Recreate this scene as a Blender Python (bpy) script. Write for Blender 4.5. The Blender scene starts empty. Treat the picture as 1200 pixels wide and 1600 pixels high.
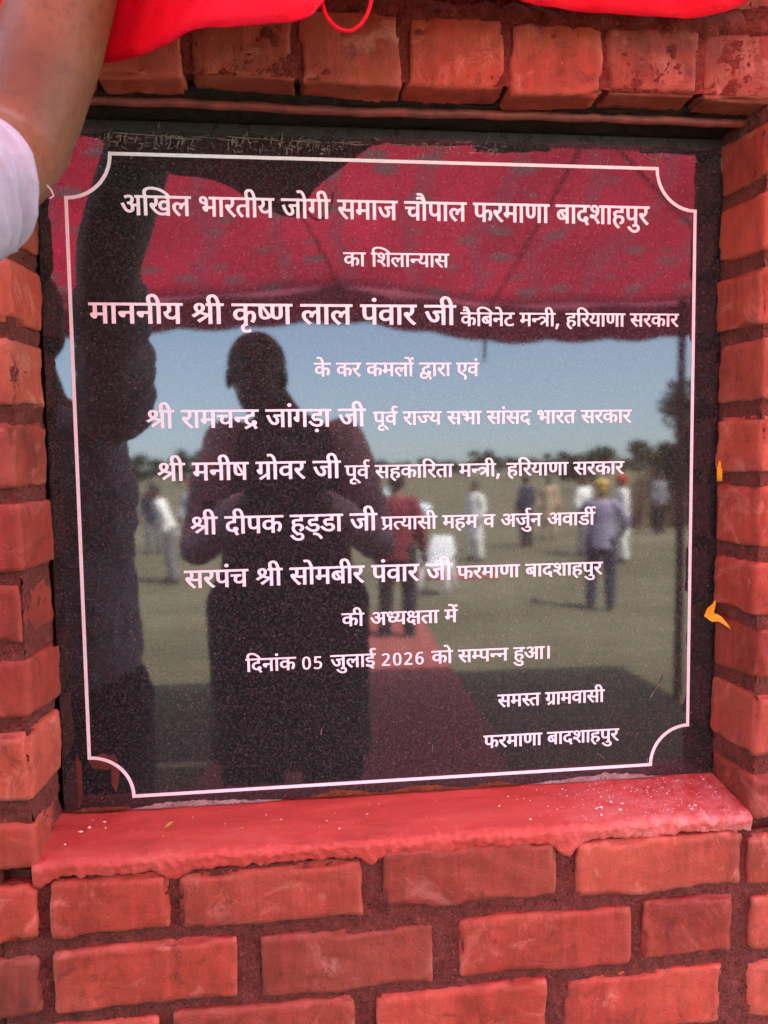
import bpy, bmesh, math, random
from mathutils import Vector, Matrix, noise, geometry
R = math.radians
random.seed(7)
C = bpy.context.scene.collection
scene = bpy.context.scene

# ---------------------------------------------------------------- camera, light, exposure
cam_d = bpy.data.cameras.new('camera')
cam = bpy.data.objects.new('camera', cam_d)
C.objects.link(cam)
CAM = Vector((-0.1389, -1.0116, 1.3701))
RX, UP, FW = Vector((0.9927, -0.1197, -0.0135)), Vector((0.0225, 0.0742, 0.9970)), Vector((0.1183, 0.9900, -0.0763))
m = Matrix((RX.normalized(), UP.normalized(), -FW.normalized())).transposed().to_4x4()
m.translation = CAM
cam.matrix_world = m
cam_d.sensor_fit = 'VERTICAL'
cam_d.sensor_height = 36.0
cam_d.sensor_width = 27.0
cam_d.lens = 29.17
cam_d.clip_start = 0.005
cam_d.clip_end = 3000
cam_d.dof.use_dof = True
cam_d.dof.focus_distance = 1.02
cam_d.dof.aperture_fstop = 6.3
scene.camera = cam

SUN_EL, SUN_AZ = 58.0, 35.0            # the sun stands behind the wall, to the right
world = bpy.data.worlds.new('World')
scene.world = world
world.use_nodes = True
wn = world.node_tree
bg = wn.nodes['Background']
sky = wn.nodes.new('ShaderNodeTexSky')
sky.sky_type = 'NISHITA'
sky.sun_disc = False
sky.sun_elevation = R(SUN_EL)
sky.sun_rotation = R(SUN_AZ)
sky.air_density = 1.15
sky.dust_density = 2.8
sky.ozone_density = .8
tc = wn.nodes.new('ShaderNodeTexCoord')
mp = wn.nodes.new('ShaderNodeMapping')
mp.inputs['Rotation'].default_value = (R(-6.5), 0, 0)
wn.links.new(tc.outputs['Generated'], mp.inputs['Vector'])
wn.links.new(mp.outputs['Vector'], sky.inputs['Vector'])
wn.links.new(sky.outputs['Color'], bg.inputs['Color'])
bg.inputs['Strength'].default_value = 0.15
sun_d = bpy.data.lights.new('sun', 'SUN')
sun_d.energy = 5.0
sun_d.angle = R(0.5)
sun_d.color = (1.0, 0.95, 0.88)
sun = bpy.data.objects.new('sun', sun_d)
C.objects.link(sun)
sdir = Vector((math.sin(R(SUN_AZ)) * math.cos(R(SUN_EL)), math.cos(R(SUN_AZ)) * math.cos(R(SUN_EL)), math.sin(R(SUN_EL))))
sun.rotation_euler = sdir.to_track_quat('Z', 'Y').to_euler()
sun.location = (3, 4, 9)
scene.view_settings.view_transform = 'Standard'
scene.view_settings.look = 'None'
scene.view_settings.gamma = 1.0
scene.view_settings.exposure = 3.48
scene.cycles.use_denoising = True
scene.cycles.max_bounces = 8

# ---------------------------------------------------------------- helpers
def tag(o, label=None, cat=None, group=None, kind=None):
    if label: o['label'] = label
    if cat: o['category'] = cat
    if group: o['group'] = group
    if kind: o['kind'] = kind
    return o

def thing(name, label, cat, loc=(0, 0, 0), rotz=0.0, group=None):
    o = bpy.data.objects.new(name, None)
    o.empty_display_size = 0.05
    C.objects.link(o)
    o.location = loc
    o.rotation_euler = (0, 0, rotz)
    return tag(o, label, cat, group)

def link_mesh(name, me, mats, parent=None, smooth=True):
    if not isinstance(mats, (list, tuple)): mats = [mats]
    me.materials.clear()
    for k in mats: me.materials.append(k)
    if smooth:
        me.polygons.foreach_set('use_smooth', [True] * len(me.polygons))
    o = bpy.data.objects.new(name, me)
    C.objects.link(o)
    if parent: o.parent = parent
    return o

class MB:
    """collects shapes into one mesh"""
    def __init__(self): self.v, self.f, self.mi = [], [], []
    def add(self, vs, fs, mi=0):
        b = len(self.v)
        self.v += [tuple(p) for p in vs]
        self.f += [tuple(i + b for i in f) for f in fs]
        self.mi += [mi] * len(fs)
    def box(self, lo, hi, mi=0):
        (a, b, c), (d, e, f) = lo, hi
        self.add([(a, b, c), (d, b, c), (d, e, c), (a, e, c), (a, b, f), (d, b, f), (d, e, f), (a, e, f)],
                 [(0, 3, 2, 1), (4, 5, 6, 7), (0, 1, 5, 4), (1, 2, 6, 5), (2, 3, 7, 6), (3, 0, 4, 7)], mi)
    def tube(self, pts, radii, seg=12, ref=(1, 0, 0), round_ends=True, mi=0):
        pts = [Vector(p) for p in pts]
        rr = [(r, r) if not isinstance(r, (tuple, list)) else r for r in radii]
        if round_ends:
            t0 = (pts[0] - pts[1]).normalized(); t1 = (pts[-1] - pts[-2]).normalized()
            a, b = rr[0], rr[-1]
            pts = [pts[0] + t0 * min(a) * .8, pts[0] + t0 * min(a) * .5] + pts + [pts[-1] + t1 * min(b) * .5, pts[-1] + t1 * min(b) * .8]
            rr = [(a[0] * .35, a[1] * .35), (a[0] * .8, a[1] * .8)] + rr + [(b[0] * .8, b[1] * .8), (b[0] * .35, b[1] * .35)]
        vs, fs = [], []
        n = len(pts)
        for i, p in enumerate(pts):
            t = (pts[min(i + 1, n - 1)] - pts[max(i - 1, 0)]).normalized()
            s = Vector(ref) - t * Vector(ref).dot(t)
            if s.length < 1e-3: s = Vector((0, 1, 0)) - t * t.y
            s.normalize(); u = t.cross(s)
            for k in range(seg):
                a = 2 * math.pi * k / seg
                vs.append(p + s * (math.cos(a) * rr[i][0]) + u * (math.sin(a) * rr[i][1]))
        for i in range(n - 1):
            for k in range(seg):
                a, b = i * seg + k, i * seg + (k + 1) % seg
                fs.append((a, b, b + seg, a + seg))
        fs.append(tuple(range(seg))[::-1]); fs.append(tuple((n - 1) * seg + k for k in range(seg)))
        self.add(vs, fs, mi)
    def ball(self, c, r, seg=16, rings=10, mi=0):
        r = (r, r, r) if not isinstance(r, (tuple, list)) else r
        vs = [(c[0], c[1], c[2] + r[2])]
        for i in range(1, rings):
            ph = math.pi * i / rings
            for k in range(seg):
                a = 2 * math.pi * k / seg
                vs.append((c[0] + r[0] * math.sin(ph) * math.cos(a), c[1] + r[1] * math.sin(ph) * math.sin(a), c[2] + r[2] * math.cos(ph)))
        vs.append((c[0], c[1], c[2] - r[2]))
        fs = [(0, 1 + k, 1 + (k + 1) % seg) for k in range(seg)]
        for i in range(rings - 2):
            for k in range(seg):
                a, b = 1 + i * seg + k, 1 + i * seg + (k + 1) % seg
                fs.append((a, a + seg, b + seg, b))
        e = len(vs) - 1; l = 1 + (rings - 2) * seg
        fs += [(l + k, e, l + (k + 1) % seg) for k in range(seg)]
        self.add(vs, fs, mi)
    def mesh(self, name):
        me = bpy.data.meshes.new(name)
        me.from_pydata(self.v, [], self.f)
        me.polygons.foreach_set('material_index', self.mi)
        me.update()
        return me
    def build(self, name, mats, parent=None, smooth=True):
        return link_mesh(name, self.mesh(name), mats, parent, smooth)
    def fused(self, name, mats, voxel, parent=None, smooth=4, wobble=0.0):
        """voxel-remesh the overlapping shapes into one continuous surface"""
        me = self.mesh(name)
        bm = bmesh.new(); bm.from_mesh(me); bmesh.ops.recalc_face_normals(bm, faces=bm.faces); bm.to_mesh(me); bm.free()
        tmp = bpy.data.objects.new('tmp', me); C.objects.link(tmp)
        md = tmp.modifiers.new('r', 'REMESH'); md.mode = 'VOXEL'; md.voxel_size = voxel
        if smooth:
            ms = tmp.modifiers.new('s', 'SMOOTH'); ms.factor = .5; ms.iterations = smooth
        dg = bpy.context.evaluated_depsgraph_get()
        out = bpy.data.meshes.new_from_object(tmp.evaluated_get(dg), depsgraph=dg)
        bpy.data.objects.remove(tmp)
        out.name = name
        if wobble:
            out.update()
            nv = len(out.vertices)
            co = [0.0] * (3 * nv); nr = [0.0] * (3 * nv)
            out.vertices.foreach_get('co', co); out.vertices.foreach_get('normal', nr)
            for i in range(nv):
                c = Vector(co[3 * i:3 * i + 3])
                n = (.8 * noise.noise(c * 14) + 1.1 * (.35 - abs(noise.noise(c * 17 + Vector((5, 2, 1))))) + .5 * (.3 - abs(noise.noise(c * 41)))) * wobble
                for j in range(3): co[3 * i + j] += nr[3 * i + j] * n
            out.vertices.foreach_set('co', co)
        return link_mesh(name, out, mats, parent)

def nnode(t, kind, **kw):
    n = t.nodes.new(kind)
    for k, v in kw.items():
        if k in n.inputs: n.inputs[k].default_value = v
        else: setattr(n, k, v)
    return n

def ramp(t, fac, stops):
    n = t.nodes.new('ShaderNodeValToRGB')
    e = n.color_ramp.elements
    while len(e) < len(stops): e.new(.5)
    for x, (p, c) in zip(e, stops):
        x.position = p
        x.color = (c, c, c, 1) if not isinstance(c, (tuple, list)) else (*c[:3], 1)
    t.links.new(fac, n.inputs['Fac'])
    return n.outputs['Color']

def mix(t, fac, a, b, mode='MIX'):
    n = t.nodes.new('ShaderNodeMix')
    n.data_type = 'RGBA'; n.blend_type = mode
    for s, v in (('Factor', fac), ('A', a), ('B', b)):
        inp = [i for i in n.inputs if i.name == s and i.type == ('VALUE' if s == 'Factor' else 'RGBA')][0]
        if hasattr(v, 'links'): t.links.new(v, inp)
        elif s == 'Factor': inp.default_value = v
        else: inp.default_value = (*v[:3], 1)
    return [o for o in n.outputs if o.type == 'RGBA'][0]

def newmat(name):
    mt = bpy.data.materials.new(name)
    mt.use_nodes = True
    t = mt.node_tree
    return mt, t, t.nodes['Principled BSDF']

def coords(t, scale=(1, 1, 1)):
    c = t.nodes.new('ShaderNodeTexCoord'); k = t.nodes.new('ShaderNodeMapping')
    k.inputs['Scale'].default_value = scale
    t.links.new(c.outputs['Object'], k.inputs['Vector'])
    return k.outputs['Vector']

def tex_noise(t, vec, scale, detail=4, rough=.6, dist=0.0):
    n = nnode(t, 'ShaderNodeTexNoise', Scale=scale, Detail=detail, Roughness=rough, Distortion=dist)
    t.links.new(vec, n.inputs['Vector'])
    return n.outputs['Fac']

def bump(t, p, h, strength, dist):
    b = nnode(t, 'ShaderNodeBump', Strength=strength, Distance=dist)
    t.links.new(h, b.inputs['Height'])
    t.links.new(b.outputs['Normal'], p.inputs['Normal'])
    return b

def simple(name, col, rough=.7, var=.25, scale=20, bstr=.2, bdist=.003, spec=.5, metallic=0.0, sheen=0.0):
    mt, t, p = newmat(name)
    v = coords(t)
    n = tex_noise(t, v, scale, 5)
    lo = tuple(c * (1 - var) for c in col); hi = tuple(min(1, c * (1 + var)) for c in col)
    t.links.new(ramp(t, n, [(.3, lo), (.7, hi)]), p.inputs['Base Color'])
    p.inputs['Roughness'].default_value = rough
    p.inputs['Specular IOR Level'].default_value = spec
    p.inputs['Metallic'].default_value = metallic
    p.inputs['Sheen Weight'].default_value = sheen
    if bstr: bump(t, p, tex_noise(t, v, scale * 4, 4), bstr, bdist)
    return mt

# ---------------------------------------------------------------- wall materials
def brick_mat():
    mt, t, p = newmat('red_painted_brick')
    v = coords(t)
    at = t.nodes.new('ShaderNodeAttribute'); at.attribute_name = 'tint'
    big = tex_noise(t, v, 6.5, 4, .62, .9)
    fine = tex_noise(t, v, 60, 6, .7)
    grit = tex_noise(t, v, 420, 3, .7)
    brush = tex_noise(t, coords(t, (70, 70, 9)), 1.0, 4, .6)
    a = ramp(t, big, [(.25, (.165, .024, .0105)), (.5, (.315, .047, .021)), (.78, (.44, .090, .048))])
    a = mix(t, ramp(t, brush, [(.45, 0), (.68, .4)]), a, (.52, .068, .042))
    pale = nnode(t, 'ShaderNodeTexNoise', Scale=15, Detail=9, Roughness=.72, Distortion=1.0)
    t.links.new(v, pale.inputs['Vector'])
    a = mix(t, ramp(t, pale.outputs['Fac'], [(.55, 0), (.70, .75)]), a, (.60, .20, .14))
    dark = tex_noise(t, v, 30, 8, .8, .8)
    a = mix(t, ramp(t, dark, [(.32, .85), (.45, 0)]), a, (.10, .018, .012))
    a = mix(t, ramp(t, grit, [(.28, .55), (.42, 0)]), a, (.12, .02, .015))
    spk = tex_noise(t, v, 150, 5, .8)
    a = mix(t, ramp(t, spk, [(.66, 0), (.74, .7)]), a, (.66, .30, .24))
    strk = tex_noise(t, coords(t, (150, 150, 14)), 1.0, 3, .6)
    a = mix(t, ramp(t, strk, [(.34, .25), (.46, 0)]), a, (.22, .026, .016))
    pn = t.nodes.new('ShaderNodeNewGeometry')
    wear = nnode(t, 'ShaderNodeMath', operation='MULTIPLY')
    t.links.new(ramp(t, pn.outputs['Pointiness'], [(.51, 0), (.58, .6)]), wear.inputs[0])
    t.links.new(ramp(t, tex_noise(t, v, 34, 5), [(.35, .1), (.6, 1)]), wear.inputs[1])
    a = mix(t, wear.outputs[0], a, (.50, .115, .075))
    tn = mix(t, 1.0, a, at.outputs['Color'], 'MULTIPLY')
    t.links.new(tn, p.inputs['Base Color'])
    p.inputs['Roughness'].default_value = .72
    p.inputs['Specular IOR Level'].default_value = .35
    crack = nnode(t, 'ShaderNodeTexVoronoi', Scale=26, feature='DISTANCE_TO_EDGE')
    wv = nnode(t, 'ShaderNodeTexNoise', Scale=16, Detail=5)
    t.links.new(v, wv.inputs['Vector'])
    wm = mix(t, .12, v, wv.outputs['Color'])
    t.links.new(wm, crack.inputs['Vector'])
    ck = ramp(t, crack.outputs['Distance'], [(0, 0), (.035, 1)])
    ckm = mix(t, ramp(t, tex_noise(t, v, 13, 3), [(.5, 0), (.6, 1)]), (1, 1, 1), ck)
    h = mix(t, .35, fine, grit)
    h = mix(t, .75, h, mix(t, .5, h, ckm, 'MULTIPLY'))
    bump(t, p, h, .6, .005)
    return mt

def mortar_mat(name, lo, mid, hi, b=.9):
    mt, t, p = newmat(name)
    v = coords(t)
    n = tex_noise(t, v, 45, 7, .7); g = tex_noise(t, v, 330, 4, .75); l = tex_noise(t, v, 7, 4)
    a = ramp(t, n, [(.25, lo), (.5, mid), (.75, hi)])
    a = mix(t, ramp(t, l, [(.35, 0), (.65, .6)]), a, mid)
    a = mix(t, ramp(t, g, [(.34, .85), (.48, 0)]), a, tuple(c * .3 for c in lo))
    a = mix(t, ramp(t, tex_noise(t, v, 260, 3, .8), [(.60, 0), (.70, .7)]), a, tuple(min(.8, c * 1.75) for c in hi))
    t.links.new(a, p.inputs['Base Color'])
    p.inputs['Roughness'].default_value = .9
    p.inputs['Specular IOR Level'].default_value = .2
    bump(t, p, mix(t, .65, n, g), b, .009)
    return mt

M_BRICK = brick_mat()
M_MORTAR = mortar_mat('gritty_mortar', (.080, .026, .018), (.175, .050, .035), (.28, .085, .062))
M_MORTAR_RED = mortar_mat('red_washed_mortar', (.09, .018, .012), (.21, .034, .024), (.33, .062, .044))
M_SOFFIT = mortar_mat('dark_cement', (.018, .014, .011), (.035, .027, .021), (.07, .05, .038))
M_SILL_ROUGH = mortar_mat('rough_orange_plaster', (.11, .033, .013), (.21, .062, .026), (.30, .11, .055), 1.0)

def sill_mat():
    mt, t, p = newmat('red_painted_plaster')
    v = coords(t, (1, 3.2, 1))
    n = tex_noise(t, v, 9, 6, .6, .4); s = tex_noise(t, v, 40, 6); g = tex_noise(t, v, 300, 3)
    a = ramp(t, n, [(.28, (.33, .038, .025)), (.52, (.46, .060, .040)), (.75, (.50, .11, .08))])
    a = mix(t, ramp(t, s, [(.6, 0), (.8, .4)]), a, (.62, .20, .15))
    geo = t.nodes.new('ShaderNodeTexCoord')
    sx = t.nodes.new('ShaderNodeSeparateXYZ'); t.links.new(geo.outputs['Object'], sx.inputs[0])
    mr = nnode(t, 'ShaderNodeMapRange'); t.links.new(sx.outputs['X'], mr.inputs['Value'])
    mr.inputs['From Min'].default_value = .16; mr.inputs['From Max'].default_value = .36
    dust = nnode(t, 'ShaderNodeMath', operation='MULTIPLY')
    t.links.new(mr.outputs['Result'], dust.inputs[0]); t.links.new(ramp(t, tex_noise(t, coords(t), 60, 8, .8), [(.42, 0), (.62, .5)]), dust.inputs[1])
    a = mix(t, dust.outputs[0], a, (.66, .40, .36))
    t.links.new(a, p.inputs['Base Color'])
    p.inputs['Roughness'].default_value = .62
    bump(t, p, mix(t, .4, s, g), .8, .004)
    return mt
M_SILL = sill_mat()
M_ROD = simple('red_painted_steel_bar', (.17, .034, .024), .55, .45, 60, .5, .002)

# ---------------------------------------------------------------- the brick wall
YF = -0.091                                    # the wall's front plane; the plaque's face lies at y = 0
LX, RXE = -0.413, 0.413                        # edges of the recess
def fx(x): return CAM.x + (x - CAM.x) * 1.0269
def fz(z): return CAM.z + (z - CAM.z) * 1.0269
wall = thing('brick_wall', 'red painted brick wall with a square recess that holds the black plaque', 'wall', (0, 0, 0))

def brick_into(mb, tints, x0, x1, z0, z1, y0=YF, y1=-.02, step=.0075, seed=0, rough=1.0, splay=0.0):
    rnd = random.Random(seed)
    off = Vector((rnd.uniform(-50, 50), rnd.uniform(-50, 50), rnd.uniform(-50, 50)))
    tilt = rnd.uniform(-.007, .007); dy = rnd.uniform(-.003, .003) * rough
    w, d, h = x1 - x0, y1 - y0, z1 - z0
    nx, ny, nz = max(2, round(w / step)), max(2, round(d / step)), max(2, round(h / step))
    cx, cy, cz = (x0 + x1) / 2, (y0 + y1) / 2, (z0 + z1) / 2
    idx, vs, fs = {}, [], []
    def vert(i, j, k):
        if (i, j, k) in idx: return idx[(i, j, k)]
        p = Vector((-w / 2 + w * i / nx, -d / 2 + d * j / ny, -h / 2 + h * k / nz))
        q = p + off
        r = .0045 + .006 * noise.noise(q * 22)
        r = max(.0012, r) * rough
        c = Vector((max(-w / 2 + r, min(w / 2 - r, p.x)), max(-d / 2 + r, min(d / 2 - r, p.y)), max(-h / 2 + r, min(h / 2 - r, p.z))))
        dl = p - c
        if dl.length > 1e-9: p = c + dl.normalized() * min(dl.length, r)
        n = dl.normalized() if dl.length > 1e-9 else Vector((0, 0, 0))
        low = noise.noise(q * 9); mid = noise.noise(q * 38); hi = noise.noise(q * 110)
        p += n * ((.0026 * low + .0019 * mid + .0013 * hi) * rough)
        chip = noise.noise(q * 17 + Vector((9, 9, 9)))
        edge = sum(1 for a in (i in (0, nx), j in (0, ny), k in (0, nz)) if a)
        if edge >= 2 and chip > .18: p -= n * (min(.0055, (chip - .18) * .03) * rough)
        p.x += .0022 * noise.noise(Vector((q.z * 14, 3.1, off.x))) * rough
        p.z += .0026 * noise.noise(Vector((q.x * 11, 1.7, off.y))) * rough + p.x * tilt
        if splay: p.x += splay * (.5 - (p.y / d + .5))
        p += Vector((cx, cy + dy, cz))
        idx[(i, j, k)] = len(vs); vs.append(p)
        return len(vs) - 1
    for i in range(nx):
        for k in range(nz):
            fs.append((vert(i, 0, k), vert(i + 1, 0, k), vert(i + 1, 0, k + 1), vert(i, 0, k + 1)))
    for j in range(ny):
        for k in range(nz):
            fs.append((vert(0, j + 1, k), vert(0, j, k), vert(0, j, k + 1), vert(0, j + 1, k + 1)))
            fs.append((vert(nx, j, k), vert(nx, j + 1, k), vert(nx, j + 1, k + 1), vert(nx, j, k + 1)))
    for i in range(nx):
        for j in range(ny):
            fs.append((vert(i, j, nz), vert(i + 1, j, nz), vert(i + 1, j + 1, nz), vert(i, j + 1, nz)))
            fs.append((vert(i, j + 1, 0), vert(i + 1, j + 1, 0), vert(i + 1, j, 0), vert(i, j, 0)))
    mb.add(vs, fs)
    g = rnd.uniform(.60, 1.15); q = rnd.uniform(-.08, .30)
    tints += [(g, g * (1 + q), g * (1 + q * 1.1), 1)] * len(vs)

def finish_bricks(mb, tints, name, parent):
    o = mb.build(name, M_BRICK, parent)
    a = o.data.color_attributes.new('tint', 'FLOAT_COLOR', 'POINT')
    a.data.foreach_set('color', [c for q in tints for c in q])
    return o

mb, tn = MB(), []
FINE, COARSE = .0065, .03
sd = 100
# bricks under the sill, measured course by course
under = [(-.399, -.275, .847, .910), (-.263, -.062, .844, .907), (-.038, .164, .849, .916), (.189, .392, .845, .910),
         (-.399, -.202, .761, .831), (-.177, .019, .755, .827), (.048, .255, .760, .829), (.2695, .382, .763, .834),
         (-.405, -.290, .672, .746), (-.274, -.072, .674, .749), (-.048, .151, .670, .748), (.174, .371, .672, .746)]
for b in under:
    sd += 1; brick_into(mb, tn, fx(b[0]), fx(b[1]), fz(b[2]), fz(b[3]), step=.0052, seed=sd)
# courses beside the recess, continued left and right
joint = [.753, .836, .9145, .984, 1.0755, 1.156, 1.237, 1.3265, 1.4125, 1.5015, 1.584, 1.669, 1.750]
for side in (-1, 1):
    for k in range(len(joint) - 1):
        z0, z1 = joint[k] + .0085, joint[k + 1] - .0085
        if k < 2: e = (.4155 if side < 0 else .4085) + (.004 if k == 0 else 0)
        else: e = .413
        if side < 0 and k == 2: z0 += .004
        first = [.113, .226][k % 2]
        sd += 1
        e += .004 + random.Random(sd).uniform(-.003, .003)
        if k < 3: z0, z1 = fz(z0), fz(z1)
        seg = [(e, e + first)]
        x = e + first + .014
        while x < 1.45:
            seg.append((x, x + .226)); x += .24
        for n, (a, b) in enumerate(seg):
            sd += 1
            lo, hi = (a, b) if side > 0 else (-b, -a)
            brick_into(mb, tn, lo, hi, z0, z1, y1=-.001 if n == 0 else -.03, step=.0055 if n == 0 else COARSE, seed=sd, rough=1.0 if n == 0 else .8, splay=.010 * side if n == 0 and k > 2 else 0)
# courses below the frame
for k in range(8):
    z1 = .732 - .0873 * (k + 1) - .004; z0 = z1 - .068
    x = -1.45 + (.12 if k % 2 else 0)
    while x < 1.45:
        sd += 1; brick_into(mb, tn, x, x + .226, max(.0, z0), z1, step=COARSE, seed=sd, rough=.8); x += .24
for side in (-1, 1):
    z0, z1 = .656, .728
    for a in (.418, .658, .898, 1.138):
        sd += 1
        lo, hi = (a, a + .226) if side > 0 else (-a - .226, -a)
        brick_into(mb, tn, lo, hi, z0, z1, step=.012 if a < .5 else COARSE, seed=sd)
# courses above the lintel
for k in range(7):
    z0 = 1.858 + .0873 * k
    x = -1.45 + (.1 if k % 2 else 0)
    while x < 1.45:
        sd += 1; brick_into(mb, tn, x, x + .226, z0, z0 + .07, step=.012 if k < 1 and abs(x) < .6 else COARSE, seed=sd); x += .24
finish_bricks(mb, tn, 'brickwork', wall)
# header course that bridges the recess
mb, tn = MB(), []
jx = [-.436, -.322, -.229, -.1165, -.0045, .107, .2155, .3265, .437]
for a, b in zip(jx, jx[1:]):
    sd += 1
    rr = random.Random(sd)
    brick_into(mb, tn, fx(a + .0022), fx(b - .0022), 1.7605 + rr.uniform(-.003, .003), 1.834 + rr.uniform(-.003, .003), y1=-.045, step=.0048, seed=sd, rough=1.05)
finish_bricks(mb, tn, 'header_course', wall)
mb, tn = MB(), []
for side in (-1, 1):
    x = .456
    while x < 1.4:
        sd += 1
        lo, hi = (x, x + .226) if side > 0 else (-x - .226, -x)
        brick_into(mb, tn, lo, hi, 1.7655, 1.838, step=.012 if x < .5 else COARSE, seed=sd); x += .24
finish_bricks(mb, tn, 'brickwork', wall)

def rough_sheet(mb, o, u, v, n, nu, nv, amp, seed=0, mi=0, f=60):
    o, u, v, n = Vector(o), Vector(u), Vector(v), Vector(n)
    vs = []
    for j in range(nv + 1):
        for i in range(nu + 1):
            p = o + u * (i / nu) + v * (j / nv)
            q = p + Vector((seed, seed * 2, 0))
            vs.append(p + n * (amp * (noise.noise(q * f) + 1.1 * noise.noise(q * f * 2.7) + 1.0 * noise.noise(q * f * 5.5) + .8 * noise.noise(q * f * .3))))
    fs = [(j * (nu + 1) + i, j * (nu + 1) + i + 1, (j + 1) * (nu + 1) + i + 1, (j + 1) * (nu + 1) + i) for j in range(nv) for i in range(nu)]
    mb.add(vs, fs, mi)

mb = MB()
MY = YF + .0062
rough_sheet(mb, (-.46, MY, .64), (.92, 0, 0), (0, 0, .258), (0, -1, 0), 340, 100, .0022)                 # under the sill
rough_sheet(mb, (-.50, MY, .925), (.077, 0, 0), (0, 0, .84), (0, -1, 0), 28, 320, .002)
rough_sheet(mb, (.423, MY, .925), (.077, 0, 0), (0, 0, .84), (0, -1, 0), 28, 320, .002)
rough_sheet(mb, (-.4235, MY, .90), (.0065, .0885, 0), (0, 0, .86), (1, 0, 0), 34, 320, .002)                 # reveals
rough_sheet(mb, (.4175, .006, .90), (.0065, -.0885, 0), (0, 0, .86), (-1, 0, 0), 34, 320, .002)
for (x0, x1, z0, z1) in ((-1.5, -.46, 0, 2.45), (.46, 1.5, 0, 2.45), (-.46, .46, 0, .64), (-.46, .46, 1.99, 2.45), (-4.5, 4.5, 2.4505, 5.2), (-4.5, -1.5005, 0, 2.45), (1.5005, 4.5, 0, 2.45)):  # tall upper box: unseen wall, added to shade the figures and ground
    mb.box((x0, MY + .003, z0), (x1, .12, z1))
mb.box((-.46, .03, .64), (.46, .12, 2.0))                                                              # behind the plaque
mb.box((-.46, MY + .012, .64), (.46, .03, .905))
mb.box((-.47, MY + .012, 1.775), (.47, .03, 1.99))
mb.box((-.46, MY + .012, .905), (-.431, .03, 1.775)); mb.box((.431, MY + .012, .905), (.46, .03, 1.775))
mb.build('mortar', M_MORTAR, wall)
mb = MB()
rough_sheet(mb, (-.50, MY - .0030, 1.7655), (1.0, 0, 0), (0, 0, .25), (0, -1, 0), 330, 80, .0024)          # above the lintel
mb.build('mortar', M_MORTAR_RED, wall)
# mortar squeezed out over the header course, under the cloth
mb = MB()
for i in range(130):
    x = -.45 + .9 * i / 129 + random.uniform(-.004, .004)
    r = random.uniform(.006, .013)
    mb.ball((x, YF + .006, 1.842 + random.uniform(-.004, .008)), (r * 1.4, r * .8, r), 7, 5)
mb.fused('mortar_bed', M_MORTAR_RED, .0035, wall, 1, .0035)
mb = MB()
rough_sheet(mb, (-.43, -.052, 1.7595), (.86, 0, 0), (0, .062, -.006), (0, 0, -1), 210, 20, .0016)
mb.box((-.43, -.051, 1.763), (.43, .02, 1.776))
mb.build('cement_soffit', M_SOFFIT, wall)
mb = MB()
pts = [(-.428 + .856 * i / 60, -.0385 + .001 * math.sin(i * .31), 1.7545 + .0012 * math.sin(i * .17) + .0006 * math.sin(i * 1.1)) for i in range(61)]
mb.tube(pts, [.0052 + .0008 * noise.noise(Vector((i * .9, 0, 0))) for i in range(61)], 12, ref=(0, 1, 0))
mb.build('reinforcing_bar', M_ROD, wall)

# plaster sill
mb = MB()
NX = 480
x0s, x1s = fx(-.4165), fx(.4025)
def drip(x):
    n = .0030 * noise.noise(Vector((x * 19, 0, 4))) + .0026 * noise.noise(Vector((x * 90, 7, 4))) + .002 * noise.noise(Vector((x * 230, 7, 9)))
    d = 0
    for c, w, a in ((-.274, .016, .011), (-.050, .010, .010), (.185, .014, .018), (-.417, .012, .010), (.03, .05, .003)):
        d += a * math.exp(-((x - c) / w) ** 2)
    return .9010 - d + n
prof = []
for i in range(NX + 1):
    x = x0s + (x1s - x0s) * i / NX
    w = .0018 * noise.noise(Vector((x * 17, 2, 0)))
    fy = -.0935 + .0022 * noise.noise(Vector((x * 15, 5, 0))) + .0014 * noise.noise(Vector((x * 60, 5, 0)))
    zb = drip(x)
    zt = .9215 + w + .003 * noise.noise(Vector((x * 5, 9, 0)))
    row = [(.012, zt + .0150)]
    for k in range(10): row.append((.004 - (.004 - fy - .010) * (k + 1) / 10, zt + .0135 * (1 - (k + 1) / 10)))
    row += [(fy + .006, zt - .0008), (fy + .002, zt - .003), (fy, zt - .006)]
    for k in range(5): row.append((fy + .0008 * k, (zt - .006) * (1 - (k + 1) / 5) + zb * (k + 1) / 5))
    row.append((fy + .012, zb - .001))
    for (y, z) in row:
        q = Vector((x, y, z))
        a = .0005 if y > fy + .012 else .0022
        prof.append((x, y + a * noise.noise(q * 130), z + a * noise.noise(q * 150 + Vector((3, 3, 3))) + (.0006 * noise.noise(q * 40))))
L = len(row)
fs, mi = [], []
for i in range(NX):
    for k in range(L - 1):
        a = i * L + k
        fs.append((a, a + 1, a + L + 1, a + L)); mi.append(0 if k < 11 else 1)
b0 = len(mb.v); mb.v += prof; mb.f += fs; mb.mi += mi
mb.f += [tuple(range(L))[::-1], tuple(NX * L + k for k in range(L))]; mb.mi += [1, 1]
so = mb.build('plaster_sill', [M_SILL, M_SILL_ROUGH], wall)

# ---------------------------------------------------------------- the granite plaque
W, Z0 = 0.76, 1.712
def SL(x, y, d=0.0): return ((x - .5) * W, -d, Z0 + y * W)

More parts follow.
